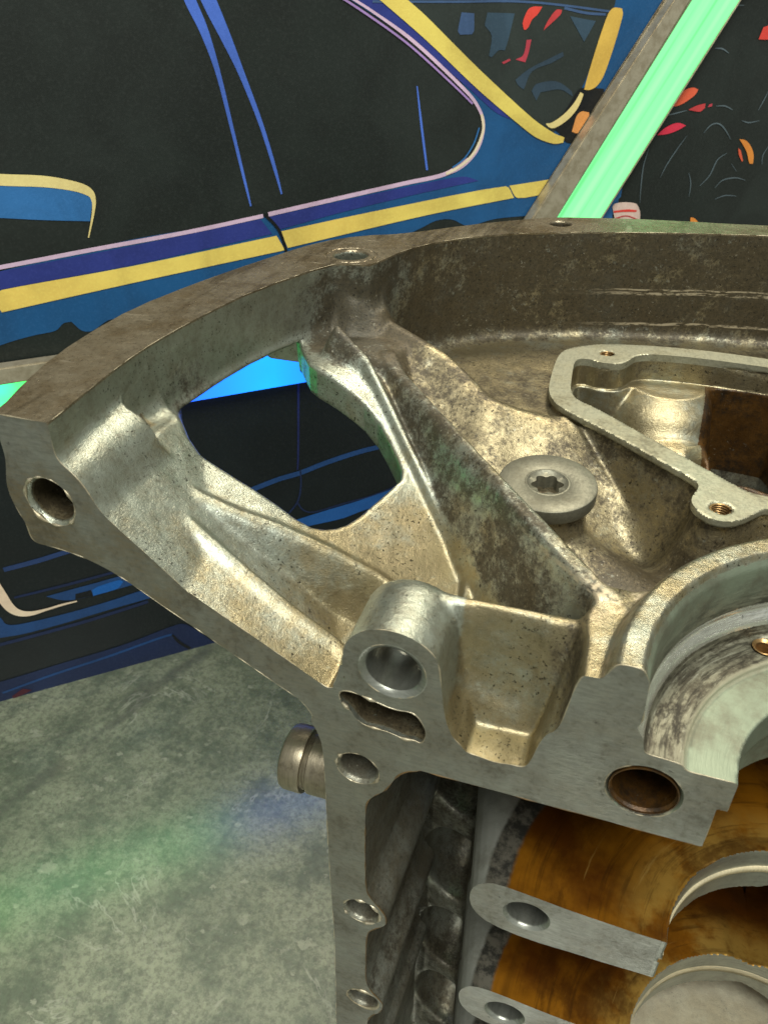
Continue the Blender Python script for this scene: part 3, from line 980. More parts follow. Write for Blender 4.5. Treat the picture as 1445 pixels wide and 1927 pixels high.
# pull the vertices onto the surface
for rep in range(1):
    eps = F32(0.12)
    out = np.empty_like(V)
    order = np.argsort(V[:, 2])
    for s0 in range(0, len(V), 120000):
        ii = order[s0:s0 + 120000]
        p = V[ii]
        lo_, up_ = p[:, 2].min() < -110, p[:, 2].max() > -160
        f = lambda a, b, c: solid(a, b, c, lo_, up_).astype(F32)
        d0 = f(p[:, 0], p[:, 1], p[:, 2])
        g = np.stack([f(p[:, 0] + eps, p[:, 1], p[:, 2]) - d0, f(p[:, 0], p[:, 1] + eps, p[:, 2]) - d0, f(p[:, 0], p[:, 1], p[:, 2] + eps) - d0], 1) / eps
        gn = (g * g).sum(1) + 0.05
        st = -(d0 / gn)[:, None] * g
        L = np.linalg.norm(st, axis=1, keepdims=True)
        st *= np.minimum(1, 0.3 / (L + 1e-9))
        out[ii] = p + st
    V = out
HS = 0.52


def snap(axis, value, dist, sel):
    # crisp edges where a milled plane meets the cast skin: put the plane's vertices exactly on it, and its border on both surfaces
    ii = np.nonzero(sel & (np.abs(V[:, axis] - value) < 0.62 * HS))[0]
    p = V[ii].copy()
    p[:, axis] = value
    ax = [a for a in range(3) if a != axis]
    for _ in range(2):
        d0 = dist(p)
        g = np.zeros_like(p)
        for a in ax:
            q = p.copy()
            q[:, a] += 0.1
            g[:, a] = (dist(q) - d0) / 0.1
        m = np.abs(d0) < 0.75 * HS
        gn = (g * g).sum(1) + 0.05
        st = -(d0 / gn)[:, None] * g
        L = np.linalg.norm(st, axis=1, keepdims=True)
        st *= np.minimum(1, 0.6 * HS / (L + 1e-9))
        p[m] += st[m]
    V[ii] = p


snap(1, YP, lambda p: solid(p[:, 0], p[:, 1] + F32(0.02), p[:, 2], True, True, False).astype(F32), np.ones(len(V), bool))
snap(2, ZF, lambda p: np.maximum(-T_IN(p[:, 0], p[:, 1]), np.maximum(T_OUT(p[:, 0], p[:, 1]), YP - p[:, 1])) + wobble(p[:, 0], p[:, 1], p[:, 2]), T_IN(V[:, 0], V[:, 1]) > -1.5)
snap(2, -97.0, lambda p: np.maximum(T_CO(p[:, 0], p[:, 1]), -T_CI(p[:, 0], p[:, 1])), (T_CO(V[:, 0], V[:, 1]) < 1) & (T_CI(V[:, 0], V[:, 1]) > -1) & (V[:, 2] > -97.6))
print('proj', _t.time() - _t0)
VN, FN = vertex_normals(V, Q)
FCEN = V[Q].mean(1)

# ---- which part each face belongs to
cx_, cy_, cz_ = FCEN.T
fr = np.hypot(cx_ - XC, cy_ - YP)
din, dco, dci = T_IN(cx_, cy_), T_CO(cx_, cy_), T_CI(cx_, cy_)
Hf = T_H(cx_, cy_)
NAMES = ['bell_floor', 'flange_rim', 'bell_wall', 'support_rib', 'support_rib', 'dowel_boss', 'side_pocket', 'parting_face', 'seal_seat', 'cover_flange', 'oil_chamber',
         'plug_column', 'bearing_saddle', 'bearing_saddle', 'bearing_saddle', 'bearing_saddle', 'side_rail', 'inner_wall', 'pan_wall', 'rim_wall', 'web_floor', 'basin']
lab = np.zeros(len(Q), int)
up = cz_ > -134.6


def seg(ax, ay, bx, by):
    L = math.hypot(bx - ax, by - ay)
    u = ((cx_ - ax) * (bx - ax) + (cy_ - ay) * (by - ay)) / L
    v = (-(cx_ - ax) * (by - ay) + (cy_ - ay) * (bx - ax)) / L
    return u, v, L


def put(mask, k):
    lab[mask] = k


put((fr < 100) & (cx_ > -20), 21)
put((cx_ > -34) & (cy_ > 150) & (fr < 150) & (din < -3), 21)
u, v, L = seg(-72, 217, -32, 200.5)
put((u > -3) & (u < L + 20) & (v > -9) & (v < 3.5) & (Hf > -104), 4)
u, v, L = seg(-64, 198.5, 6.6, 121)
put((u > -2) & (u < L + 1) & (np.abs(v) < 7.2), 3)
put((np.abs(cx_ + 31.3) < 11.5) & (cy_ < 126) & (cz_ > -121), 5)
put((cx_ > -21.9) & (cx_ < 2.2) & (cy_ < 118.5), 6)
put((np.hypot(cx_ + 11.8, cy_ - 160.7) < 12.5) & (FN[:, 2] > -0.3) & (cz_ > -123) & (np.abs(v) > 7.2), 11)
put((dco < -0.4) & (dci > 0) & (cz_ < -96), 10)
put((dco < 1.6) & (dco > -4) & (cz_ < -99), 10)
put((dci < 0.3) & (cz_ < -98), 10)
put((dco < 0.3) & (dci > -0.3) & (cz_ > -99.1) & (cz_ < -96.5), 9)
put((fr < 57) & (cz_ > -134) & (cy_ > 100), 8)
put((din > -1.6) & up, 2)
put((din > -1.6) & up & (cx_ < -66) , 19)
put((din > -1.3) & (cz_ > -65.5), 1)
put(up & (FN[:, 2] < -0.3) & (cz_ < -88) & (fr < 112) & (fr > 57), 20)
put(~up, 17)
put(~up & (cx_ < -30 + 0.045 * (cy_ - 100)), 16)
put(~up & (cy_ > 140) & (cx_ < -10), 17)
for k_, (tab, dz) in enumerate(SADDLES):
    put(~up & (tab(cx_ + 0.15 * (cy_ - YP), cz_) < 0.6) & (fr < 84), 12 + k_)
isface = (FN[:, 1] < -0.85) & (cy_ < 100.2)
isface |= (cy_ < 100.6) & (np.abs(np.hypot(cx_ - 17.7, cz_ + 122.9) - 7.9) < 0.9)
put(isface & up, 7)
put(isface & ~up & (cx_ < -25), 7)

MAT_OF = {'bell_floor': 'cast', 'flange_rim': 'flange', 'bell_wall': 'cast', 'support_rib': 'cast', 'dowel_boss': 'cast', 'side_pocket': 'cast', 'parting_face': 'face', 'seal_seat': 'cast',
          'cover_flange': 'gasket', 'oil_chamber': 'cast', 'plug_column': 'cast', 'bearing_saddle': 'varnish', 'side_rail': 'inner', 'inner_wall': 'inner', 'pan_wall': 'inner',
          'rim_wall': 'cast', 'web_floor': 'oily', 'basin': 'cast'}
# second slot: surfaces that were cut, not cast (or soaked in oil, with recess shade in the colour)
slot = np.zeros(len(Q), int)
slot[isface & (lab >= 12) & (lab <= 15)] = 1
slot[(lab >= 12) & (lab <= 15) & (np.abs(fr - 31.2) < 0.7) & (np.abs(FN[:, 2]) < 0.5)] = 2
for hx, hz, hr, dep in HOLES[6:]:
    slot[(np.hypot(cx_ - hx, cz_ - hz) < hr + 2.2) & (cy_ > 100.05) & (cy_ < 130) & (lab >= 12) & (lab <= 15)] = 2
slot[(lab == 8) & (fr < 48.9) & (cz_ < -93.3)] = 1
slot[(lab == 8) & (fr < 49.5) & (fr > 46.2) & (cz_ < -104.9) & (cz_ > -110.2)] = 2
slot[(lab == 10) & (cx_ > 27) & (cz_ < -103)] = 1
slot[(lab == 10) & (dci > -0.2) & (cz_ < -100.5)] = 2
slot[(lab == 10) & (dci < -0.2) & (cz_ < -122)] = 1
slot[(lab == 17) & (fr < 88) & (cx_ > -8)] = 1
slot[(lab == 20) & (cx_ < -5)] = 0
SLOTS = {'bearing_saddle': ['varnish', 'face', 'bore'], 'seal_seat': ['cast', 'seat', 'bright'], 'oil_chamber': ['cast', 'oily', 'cast'], 'inner_wall': ['inner', 'oily']}


GRP = np.zeros(len(Q), int)
GRP[isface] = 1
GRP[(lab == 1) & (FN[:, 2] > 0.8)] = 2
GRP[(lab == 9) & (FN[:, 2] > 0.8) & (cz_ > -97.25)] = 3
GRP[(lab >= 12) & (lab <= 15) & (slot == 2)] = 4
QK = Q.astype(np.int64) * 8 + GRP[:, None]
KEYS, KINV = np.unique(QK.ravel(), return_inverse=True)
_fn = np.repeat(np.cross(V[Q[:, 2]] - V[Q[:, 0]], V[Q[:, 3]] - V[Q[:, 1]]), 4, 0)
KN = np.stack([np.bincount(KINV, _fn[:, k], len(KEYS)) for k in range(3)], 1)
KN /= np.linalg.norm(KN, axis=1, keepdims=True) + 1e-12
KV = KEYS // 8
QKI = KINV.reshape(-1, 4)

# ---- dirt and stain of each spot; grime also holds shade in the basin and bolt holes (grime 0-1, warm 0-1)
vx, vy, vz = V.T
vr = np.hypot(vx - XC, vy - YP)
vin = T_IN(vx, vy)


def blob(cx, cy, cz, rx, ry, rz):
    return np.exp(-(((vx - cx) / rx) ** 2 + ((vy - cy) / ry) ** 2 + ((vz - cz) / rz) ** 2))


wallm = ss(vin, -3.5, -0.8)
right = ss(vx, -75, -66)
grime = 0.29 + 0.0 * vx
warm = 0.28 + 0.5 * ss(150 - vr, 0, 45)
bas = ss(vx + 0.93 * (vy - 121) - 6.6, -2, 6) * ss(185 - vr, 0, 10)       # basin right of the big rib: grime, plus painted shade for its depth
grime = grime + 0.27 * bas
warm = np.maximum(warm, 0.85 * bas)
ledm = ss(-poly_sdf(vx, vy, [(-75, 224), (-66, 217.5), (-33, 203), (-12, 203.5), (62, 203), (62, 300), (-80, 300)]), -1, 3)
grime = np.maximum(grime, 0.42 * ledm)
warm = np.maximum(warm, 0.7 * ledm)
grime = grime * (1 - wallm) + wallm * (0.28 + 0.50 * right * (0.50 + 0.50 * ss(vz, -104, -94)))
warm = warm * (1 - wallm) + wallm * (0.15 + 0.5 * right)
grime = grime + 0.75 * blob(-76, 206, -78, 14, 14, 16) + 0.45 * blob(-72, 196, -86, 12, 14, 14) + 0.35 * blob(-97, 150, -80, 8, 12, 8)
ru = ((vx + 64) * 70.6 - (vy - 198.5) * 77.5) / 104.8
rv = (vx + 64) * 77.5 / 104.8 + (vy - 198.5) * 70.6 / 104.8
ribf = ss(np.abs(rv + 3.2), 6.5, 3.0) * ss(ru, -4, 10) * ss(108 - ru, 0, 6)
grime = np.maximum(grime, 0.64 * ribf)
warm = warm * (1 - ribf) + 0.40 * ribf
grime = np.maximum(grime, 0.38 * ss(-poly_sdf(vx, vy, [(-80, 119), (-62, 127), (-48, 129), (-48, 114), (-58, 113)]), -1, 4))
lipm = ss(56.5 - vr, 0, 2)
grime = grime * (1 - lipm) + 0.33 * lipm
warm = warm * (1 - lipm) + 0.55 * lipm
bosm = ss(12.5 - np.abs(vx + 31.3), 0, 2.5) * ss(130 - vy, 0, 6)
grime = grime * (1 - bosm) + 0.12 * bosm
warm = warm * (1 - bosm) + 0.22 * bosm
pokm = ss(np.minimum(np.minimum(vx + 21.5, 3 - vx), 120 - vy), 0, 1.5) * ss(140 + vz, 0, 4)
grime = grime * (1 - pokm) + (0.26 + 0.35 * ss(vx, -10, 2) * ss(vz, -120, -108)) * pokm
warm = warm * (1 - pokm) + 0.72 * pokm
chm = ss(-T_CI(vx, vy), -0.5, 1) * ss(-98 - vz, 0, 1)
grime = grime * (1 - chm) + 0.10 * chm
warm = warm * (1 - chm) + 0.60 * chm
grime = grime + 0.45 * blob(18, 150, -118, 14, 10, 12) + 0.5 * blob(30, 140, -110, 12, 8, 14)
slm = ss(-T_SLOT(vx, vz), -0.6, 0.2) * ss(vy, 100.3, 101.5) * ss(114 - vy, 0, 2)
grime = np.maximum(grime, 0.80 * slm)
warm = np.maximum(warm, 0.85 * slm)
hom = sum(ss(q[2] + 0.5 - np.hypot(vx - q[0], vz - q[1]), 0, 0.5) for q in HOLES) * ss(vy, 100.5, 102) * ss(134 - vy, 0, 4)  # bolt holes: oily dirt, darkened further to paint in their shade
grime = np.maximum(grime, 0.75 * hom)
warm = np.maximum(warm, 0.9 * hom)
grime = np.clip(grime, 0, 1)
warm = np.clip(warm, 0, 1)


def split_mesh(name, sel, mats, parent):
    q = QKI[sel]
    uq, inv = np.unique(q.ravel(), return_inverse=True)
    vi = KV[uq]
    me = bpy.data.meshes.new(name)
    nv, nq = len(uq), len(q)
    P = (V[vi] + np.array([0, 0, LIFT], F32)) * F32(MM)
    me.vertices.add(nv)
    me.vertices.foreach_set('co', P.ravel())
    me.loops.add(nq * 4)
    me.loops.foreach_set('vertex_index', inv.astype(np.int32).ravel())
    me.polygons.add(nq)
    me.polygons.foreach_set('loop_start', np.arange(0, nq * 4, 4, dtype=np.int32))
    me.polygons.foreach_set('use_smooth', np.ones(nq, bool))
    for m in mats:
        me.materials.append(M[m])
    me.polygons.foreach_set('material_index', slot[sel].astype(np.int32) if len(mats) > 1 else np.zeros(nq, np.int32))
    for an, av in (('grime', grime), ('warm', warm)):
        at = me.attributes.new(an, 'FLOAT', 'POINT')
        at.data.foreach_set('value', av[vi].astype(F32))
    me.update(calc_edges=True)
    me.normals_split_custom_set_from_vertices(KN[uq].astype(F32))
    o = bpy.data.objects.new(name, me)
    COL.objects.link(o)
    o.parent = parent
    return o


case = empty('crankcase_half')
tag(case, 'dirty cast alloy crankcase half with open bell housing, standing on end on stone', 'engine case')
for k in range(len(NAMES)):
    sel = np.nonzero(lab == k)[0]
    if len(sel):
        split_mesh(NAMES[k], sel, SLOTS.get(NAMES[k], [MAT_OF[NAMES[k]]]), case)
print('split', _t.time() - _t0)
# ------------------------------------------------------------------ small parts of the case


def lathe(profile, n=64):
    """verts and faces of a profile [(r, h)] turned round +Z"""
    vs, fs = [], []
    for r, h in profile:
        for i in range(n):
            a = 2 * math.pi * i / n
            vs.append((r * math.cos(a), r * math.sin(a), h))
    for j in range(len(profile) - 1):
        for i in range(n):
            k = (i + 1) % n
            fs.append((j * n + i, j * n + k, (j + 1) * n + k, (j + 1) * n + i))
    return vs, fs


def place(vs, mat):
    return [mat @ (Vector(v) * MM) for v in vs]


def E(x, y, z):
    return Vector((x * MM, y * MM, (z + LIFT) * MM))


def sharp_obj(name, vs, fs, mats, parent, ang=35):
    bm = bmesh.new()
    bv = [bm.verts.new(v) for v in vs]
    for f in fs:
        try:
            bm.faces.new([bv[i] for i in f])
        except ValueError:
            pass
    bmesh.ops.remove_doubles(bm, verts=bm.verts, dist=1e-7)
    return bm_obj(name, bm, mats, parent, ang)


# the steel screw plug with its star socket
NS = 96


def star(r0, r1, n=NS):
    out = []
    for i in range(n):
        a = 2 * math.pi * i / n
        c = 0.5 + 0.5 * math.cos(6 * a)
        out.append(r0 + (r1 - r0) * c ** 0.8)
    return out


rings = []
for r, h in ((9.4, -4.2), (10.9, -4.1), (11.5, -3.7), (11.7, -3.2), (11.7, -0.5), (11.6, -0.15), (11.3, 0.0), (5.5, 0.0), (5.35, -0.06), (5.2, 0.0), (4.95, 0.0), (4.5, -0.45)):
    rings.append([(r, h)] * NS)
rings.append([(q, -0.75) for q in star(2.95, 3.9)])
rings.append([(q * 0.985, -5.0) for q in star(2.9, 3.85)])
rings.append([(1.6, -5.4)] * NS)
rings.append([(0.05, -5.9)] * NS)
vs, fs = [], []
for rg_ in rings:
    for i, (r, h) in enumerate(rg_):
        a = 2 * math.pi * i / NS + 0.25
        vs.append((r * math.cos(a), r * math.sin(a), h))
for j in range(len(rings) - 1):
    for i in range(NS):
        k = (i + 1) % NS
        fs.append((j * NS + i, j * NS + k, (j + 1) * NS + k, (j + 1) * NS + i))
pm = Matrix.Translation(E(-11.8, 160.7, -96.8)) @ Matrix.Rotation(math.radians(5), 4, 'X')
sharp_obj('screw_plug', place(vs, pm), fs, M['steel'], case, 32)

# pipe stub on the outside, with its collar
sm = Matrix.Translation(E(-40, 114.5, -161.3)) @ Matrix.Rotation(math.radians(-90), 4, 'Y') @ Matrix.Rotation(math.radians(0), 4, 'X')
vs, fs = lathe([(7.9, -2), (7.9, 15.6), (7.3, 16.0), (7.1, 16.9), (7.4, 17.3)], 72)
sharp_obj('pipe_stub', place(vs, sm), fs, M['stub'], case)
stub = bpy.data.objects['pipe_stub']
vs, fs = lathe([(7.1, 17.2), (8.2, 17.3), (8.35, 17.8), (8.3, 21.8), (7.9, 22.7), (7.0, 23.2), (5.7, 23.1), (5.4, 19.0), (0.1, 19.0)], 72)
c = sharp_obj('end_collar', place(vs, sm), fs, M['stub'], stub)

# thread inserts and dowel liners
for (x, y, z, r, n) in ((-5.0, 246.7, -97.3, 2.0, 4), (27.1, 162.1, -97.3, 2.15, 5)):
    vs, fs = [], []
    turns, seg_ = n, 28
    tot = turns * seg_
    for i in range(tot + 1):
        a = 2 * math.pi * i / seg_
        for q in range(6):
            b = 2 * math.pi * q / 6
            rr = r + 0.28 * math.cos(b)
            vs.append((rr * math.cos(a), rr * math.sin(a), -0.62 * i / seg_ + 0.28 * math.sin(b)))
    for i in range(tot):
        for q in range(6):
            p = (q + 1) % 6
            fs.append((i * 6 + q, i * 6 + p, (i + 1) * 6 + p, (i + 1) * 6 + q))
    o = mesh_obj('thread_insert', place(vs, Matrix.Translation(E(x, y, z))), fs, M['brass'], case, True)
vs, fs = lathe([(2.45, 0.1), (2.3, 0.25), (1.7, -0.2), (1.6, -3.0), (0.1, -3.2)], 40)
sharp_obj('thread_insert', place(vs, Matrix.Translation(E(38.6, 136.3, -113.2))), fs, M['brass'], case)
ym = Matrix.Rotation(math.radians(90), 4, 'X')
for (x, z, r0, r1, dep, mt) in ((-31.3, -107.5, 6.0, 7.0, 14, 'bore'), (17.7, -122.9, 6.15, 6.3, 33, 'oily')):
    vs, fs = lathe([(r0 - 0.4, -dep), (r0 - 0.4, -0.9), (r0, -0.35), (r1 - 0.2, 0.06), (r1, 0.02), (r1, -0.6)], 64)
    sharp_obj('dowel_liner', place(vs, Matrix.Translation(E(x, 100, z)) @ ym), fs, M[mt], case)

# pale bearing-metal bands running round the inner main bores
for dz in (0.0, -48.3, -96.6):
    vs, fs = [], []
    n = 90
    for i in range(n + 1):
        a = math.radians(4 if dz else 24) + (math.pi - 2 * math.radians(4)) * i / n * (1 if dz else 0.9)
        for r, z in ((31.6, 1.2), (30.6, 0.9), (30.6, -0.9), (31.6, -1.2)):
            vs.append((XC - r * math.cos(math.pi - a), YP + r * math.sin(a), z - 176.2 + dz))
    for i in range(n):
        for q in range(3):
            fs.append((i * 4 + q, i * 4 + q + 1, (i + 1) * 4 + q + 1, (i + 1) * 4 + q))
    o = mesh_obj('bearing_band', [E(*v) for v in vs], fs, M['cream'], case, True)

# pale curved wall seen through the lower bore (the nose bearing's web)
vs, fs = lathe([(0.2, 1.5), (8, 0.8), (22, -0.5), (31, -2.4), (44, -3.0), (44, -9.0)], 72)
vs = [v for v in vs]
nb_ = sharp_obj('nose_web', place([(x, abs(y), z) for x, y, z in vs], Matrix.Translation(E(XC, YP + 0.3, -239))), fs, M['nose'], case)

# burrs and dried sealant along the edges of the milled parting face
def rim_chains(mask):
    pf = Q[mask]
    ed = np.concatenate([pf[:, [0, 1]], pf[:, [1, 2]], pf[:, [2, 3]], pf[:, [3, 0]]])
    ed.sort(axis=1)
    ue, ct = np.unique(ed, axis=0, return_counts=True)
    ue = ue[ct == 1]
    nbr = {}
    for a_, b_ in ue:
        nbr.setdefault(int(a_), []).append(int(b_))
        nbr.setdefault(int(b_), []).append(int(a_))
    seen = set()
    chains = []
    for st in nbr:
        if st in seen:
            continue
        ch, cur, prev = [st], st, None
        seen.add(st)
        while True:
            nx = [v for v in nbr[cur] if v != prev and v not in seen]
            if not nx:
                break
            prev, cur = cur, nx[0]
            seen.add(cur)
            ch.append(cur)
        if len(ch) > 12:
            chains.append(ch)
    return chains


def tubes(chains, sel, rad, name, mat, amp, u):
    vs, fs = [], []
    for ch in chains:
        P_ = V[ch].astype(float)
        ker = np.array([1, 2, 3, 2, 1]) / 9
        S_ = np.stack([np.convolve(np.pad(P_[:, i], 2, mode='edge'), ker, 'valid') for i in range(3)], 1)
        rr = rng.random(len(ch) // 5 + 3)
        rr = np.interp(np.arange(len(ch)) / 5, np.arange(len(rr)), rr)
        ok = np.array([sel(p) for p in S_])
        prev = None
        for i in range(len(ch)):
            r = rad * max(0.0, rr[i] * amp + (1 - amp) - 0.25)
            if not ok[i] or r <= 0.02:
                prev = None
                continue
            t = S_[min(i + 1, len(ch) - 1)] - S_[max(i - 1, 0)]
            t /= np.linalg.norm(t) + 1e-9
            w = np.cross(t, u)
            base_ = len(vs)
            for q in range(5):
                a = 2 * math.pi * q / 5
                vs.append(E(*(S_[i] + (u * math.cos(a) + w * math.sin(a)) * r - u * 0.05)))
            if prev is not None:
                for q in range(5):
                    p = (q + 1) % 5
                    fs.append((prev + q, prev + p, base_ + p, base_ + q))
            prev = base_
    if fs:
        tag(mesh_obj(name, vs, fs, M[mat], case, True), kind='stuff')


inrail = lambda p: p[2] < -132.5 and p[0] > -44.5 and p[0] < 29 and min(math.hypot(p[0] - h[0], p[2] - h[1]) - h[2] for h in HOLES) > 1.5
CHP = rim_chains(isface & (lab == 7))
tubes(CHP, inrail, 0.34, 'sealant_bead', 'sealant', 0.8, np.array([0, -1.0, 0]))
tubes(CHP, lambda p: not inrail(p), 0.26, 'edge_burr', 'burr', 1.0, np.array([0, -1.0, 0]))
ragged = lambda p: float(T_SLOT(np.array([p[0]]), np.array([p[2]]))[0]) < 1.2 or any(abs(math.hypot(p[0] - h[0], p[2] - h[1]) - h[2]) < 1.4 for h in HOLES[1:5])
tubes(CHP, ragged, 0.85, 'edge_burr', 'burr', 1.0, np.array([0, -1.0, 0]))
tubes(rim_chains(GRP == 2), lambda p: p[1] > 101 and p[0] < 61 and abs(float(T_IN(np.array([p[0]]), np.array([p[1]]))[0])) < 1.5, 0.16, 'edge_burr', 'burr', 1.0, np.array([0, 0, 1.0]))

# the other half of the case is the mirror image about the crank axis
for ch in list(case.children):
    c = ch.copy()
    COL.objects.link(c)
    c.parent = case
    c.scale = (-1, 1, 1)
    c.location = (2 * XC * MM, 0, 0)
    for g in ch.children:
        gc = g.copy()
        COL.objects.link(gc)
        gc.parent = c
# ------------------------------------------------------------------ wall: painted boards and light strips
WA = Vector((-343.3, 249.67, 0.0))
WT = Vector((0.752985, 0.658038, 0.0))
WN = Vector((0.658038, -0.752985, 0.0))          # out of the wall, towards the room


def W(s, h, d=0.0):
    return (WA + WT * s + WN * d + Vector((0, 0, h))) * MM


def slab(name, poly, d0, d1, mat, parent=None, bevel=0.0):
    """a flat piece with the outline poly (s, h), from depth d0 to d1 off the wall"""
    bm = bmesh.new()
    n = len(poly)
    a = [bm.verts.new(W(s, h, d0)) for s, h in poly]
    b = [bm.verts.new(W(s, h, d1)) for s, h in poly]
    bm.faces.new(b)
    if d1 - d0 > 0.5:
        bm.faces.new(a[::-1])
        for i in range(n):
            bm.faces.new((a[i], a[(i + 1) % n], b[(i + 1) % n], b[i]))
    if bevel:
        bmesh.ops.bevel(bm, geom=list(bm.edges), offset=bevel * MM, segments=2, affect='EDGES')
    o = bm_obj(name, bm, mat, parent)
    return o


def rect(s0, s1, h0, h1):
    return [(s0, h0), (s1, h0), (s1, h1), (s0, h1)]


wall = slab('wall', rect(-700, 1500, -1, 640), -40, -7, M['plaster'])
tag(wall, kind='structure')

upper = slab('painted_panel', rect(-420, 1150, 216.5, 600), -6.5, 0, M['canvas'])
tag(upper, 'large dark panel painted with a blue car body, yellow stripes and black side window', 'painted panel', 'painted panels on the wall')
lower = slab('painted_panel', rect(-420, 1150, 0.3, 187.5), -6.5, 0, M['canvas_low'])
tag(lower, 'dark lower panel with deep blue painted lines, between light strip and stone slab', 'painted panel', 'painted panels on the wall')


def catmull(p, n=5, closed=True):
    p = [np.array(q, float) for q in p]
    out = []
    m = len(p)
    for i in range(m if closed else m - 1):
        if closed:
            a, b, c, d = p[i - 1], p[i], p[(i + 1) % m], p[(i + 2) % m]
        else:
            a, b, c, d = p[max(i - 1, 0)], p[i], p[i + 1], p[min(i + 2, m - 1)]
        # keep real corners
        u, v = b - a, c - b
        for k in range(n):
            t = k / n
            q = 0.5 * ((2 * b) + (c - a) * t + (2 * a - 5 * b + 4 * c - d) * t * t + (3 * b - a - 3 * c + d) * t ** 3)
            out.append(q)
    if not closed:
        out.append(p[-1])
    return out


def art(name, col, kind, lvl, w, pts, parent):
    d = 0.12 + 0.16 * lvl + art.n * 0.0012
    art.n += 1
    if kind == 'P':
        pp = [np.array(p[:2], float) for p in pts]
        m = len(pp)

        def corner(i):
            u, v = pp[i] - pp[i - 1], pp[(i + 1) % m] - pp[i]
            return np.dot(u, v) < 0.62 * np.linalg.norm(u) * np.linalg.norm(v)
        cn = [corner(i) for i in range(m)]
        poly = []
        for i in range(m):
            b_, c_ = pp[i], pp[(i + 1) % m]
            tb = (c_ - b_) if cn[i] else 0.5 * (c_ - pp[i - 1])
            tc = (c_ - b_) if cn[(i + 1) % m] else 0.5 * (pp[(i + 2) % m] - b_)
            lim = np.linalg.norm(c_ - b_)
            tb, tc = (v * min(1, lim / (np.linalg.norm(v) + 1e-9)) for v in (tb, tc))
            for k_ in range(4):
                t = k_ / 4
                q = (2 * t ** 3 - 3 * t * t + 1) * b_ + (t ** 3 - 2 * t * t + t) * tb + (3 * t * t - 2 * t ** 3) * c_ + (t ** 3 - t * t) * tc
                poly.append((float(q[0]), float(q[1])))
    else:
        ww = [(p[2] if len(p) > 2 else w) for p in pts]
        c = catmull([(p[0], p[1], k) for p, k in zip(pts, ww)], 6, False)
        L, R = [], []
        for i, q in enumerate(c):
            a, b = c[max(i - 1, 0)], c[min(i + 1, len(c) - 1)]
            t = (b - a)[:2]
            t /= np.linalg.norm(t) + 1e-9
            nrm = np.array([-t[1], t[0]])
            hw = max(q[2], 0.15) * 0.5
            L.append(tuple(q[:2] + nrm * hw))
            R.append(tuple(q[:2] - nrm * hw))
        poly = L + R[::-1]
    bm = bmesh.new()
    vs = [bm.verts.new(W(s, h, d)) for s, h in poly]
    f = bm.faces.new(vs)
    f.normal_update()
    if f.normal.dot(WN) < 0:
        f.normal_flip()
    bmesh.ops.triangulate(bm, faces=[f], ngon_method='EAR_CLIP')
    me = bpy.data.meshes.new(name)
    bm.to_mesh(me)
    bm.free()
    me.materials.append(PAINT[col])
    o = bpy.data.objects.new(name, me)
    COL.objects.link(o)
    o.parent = parent
    return o


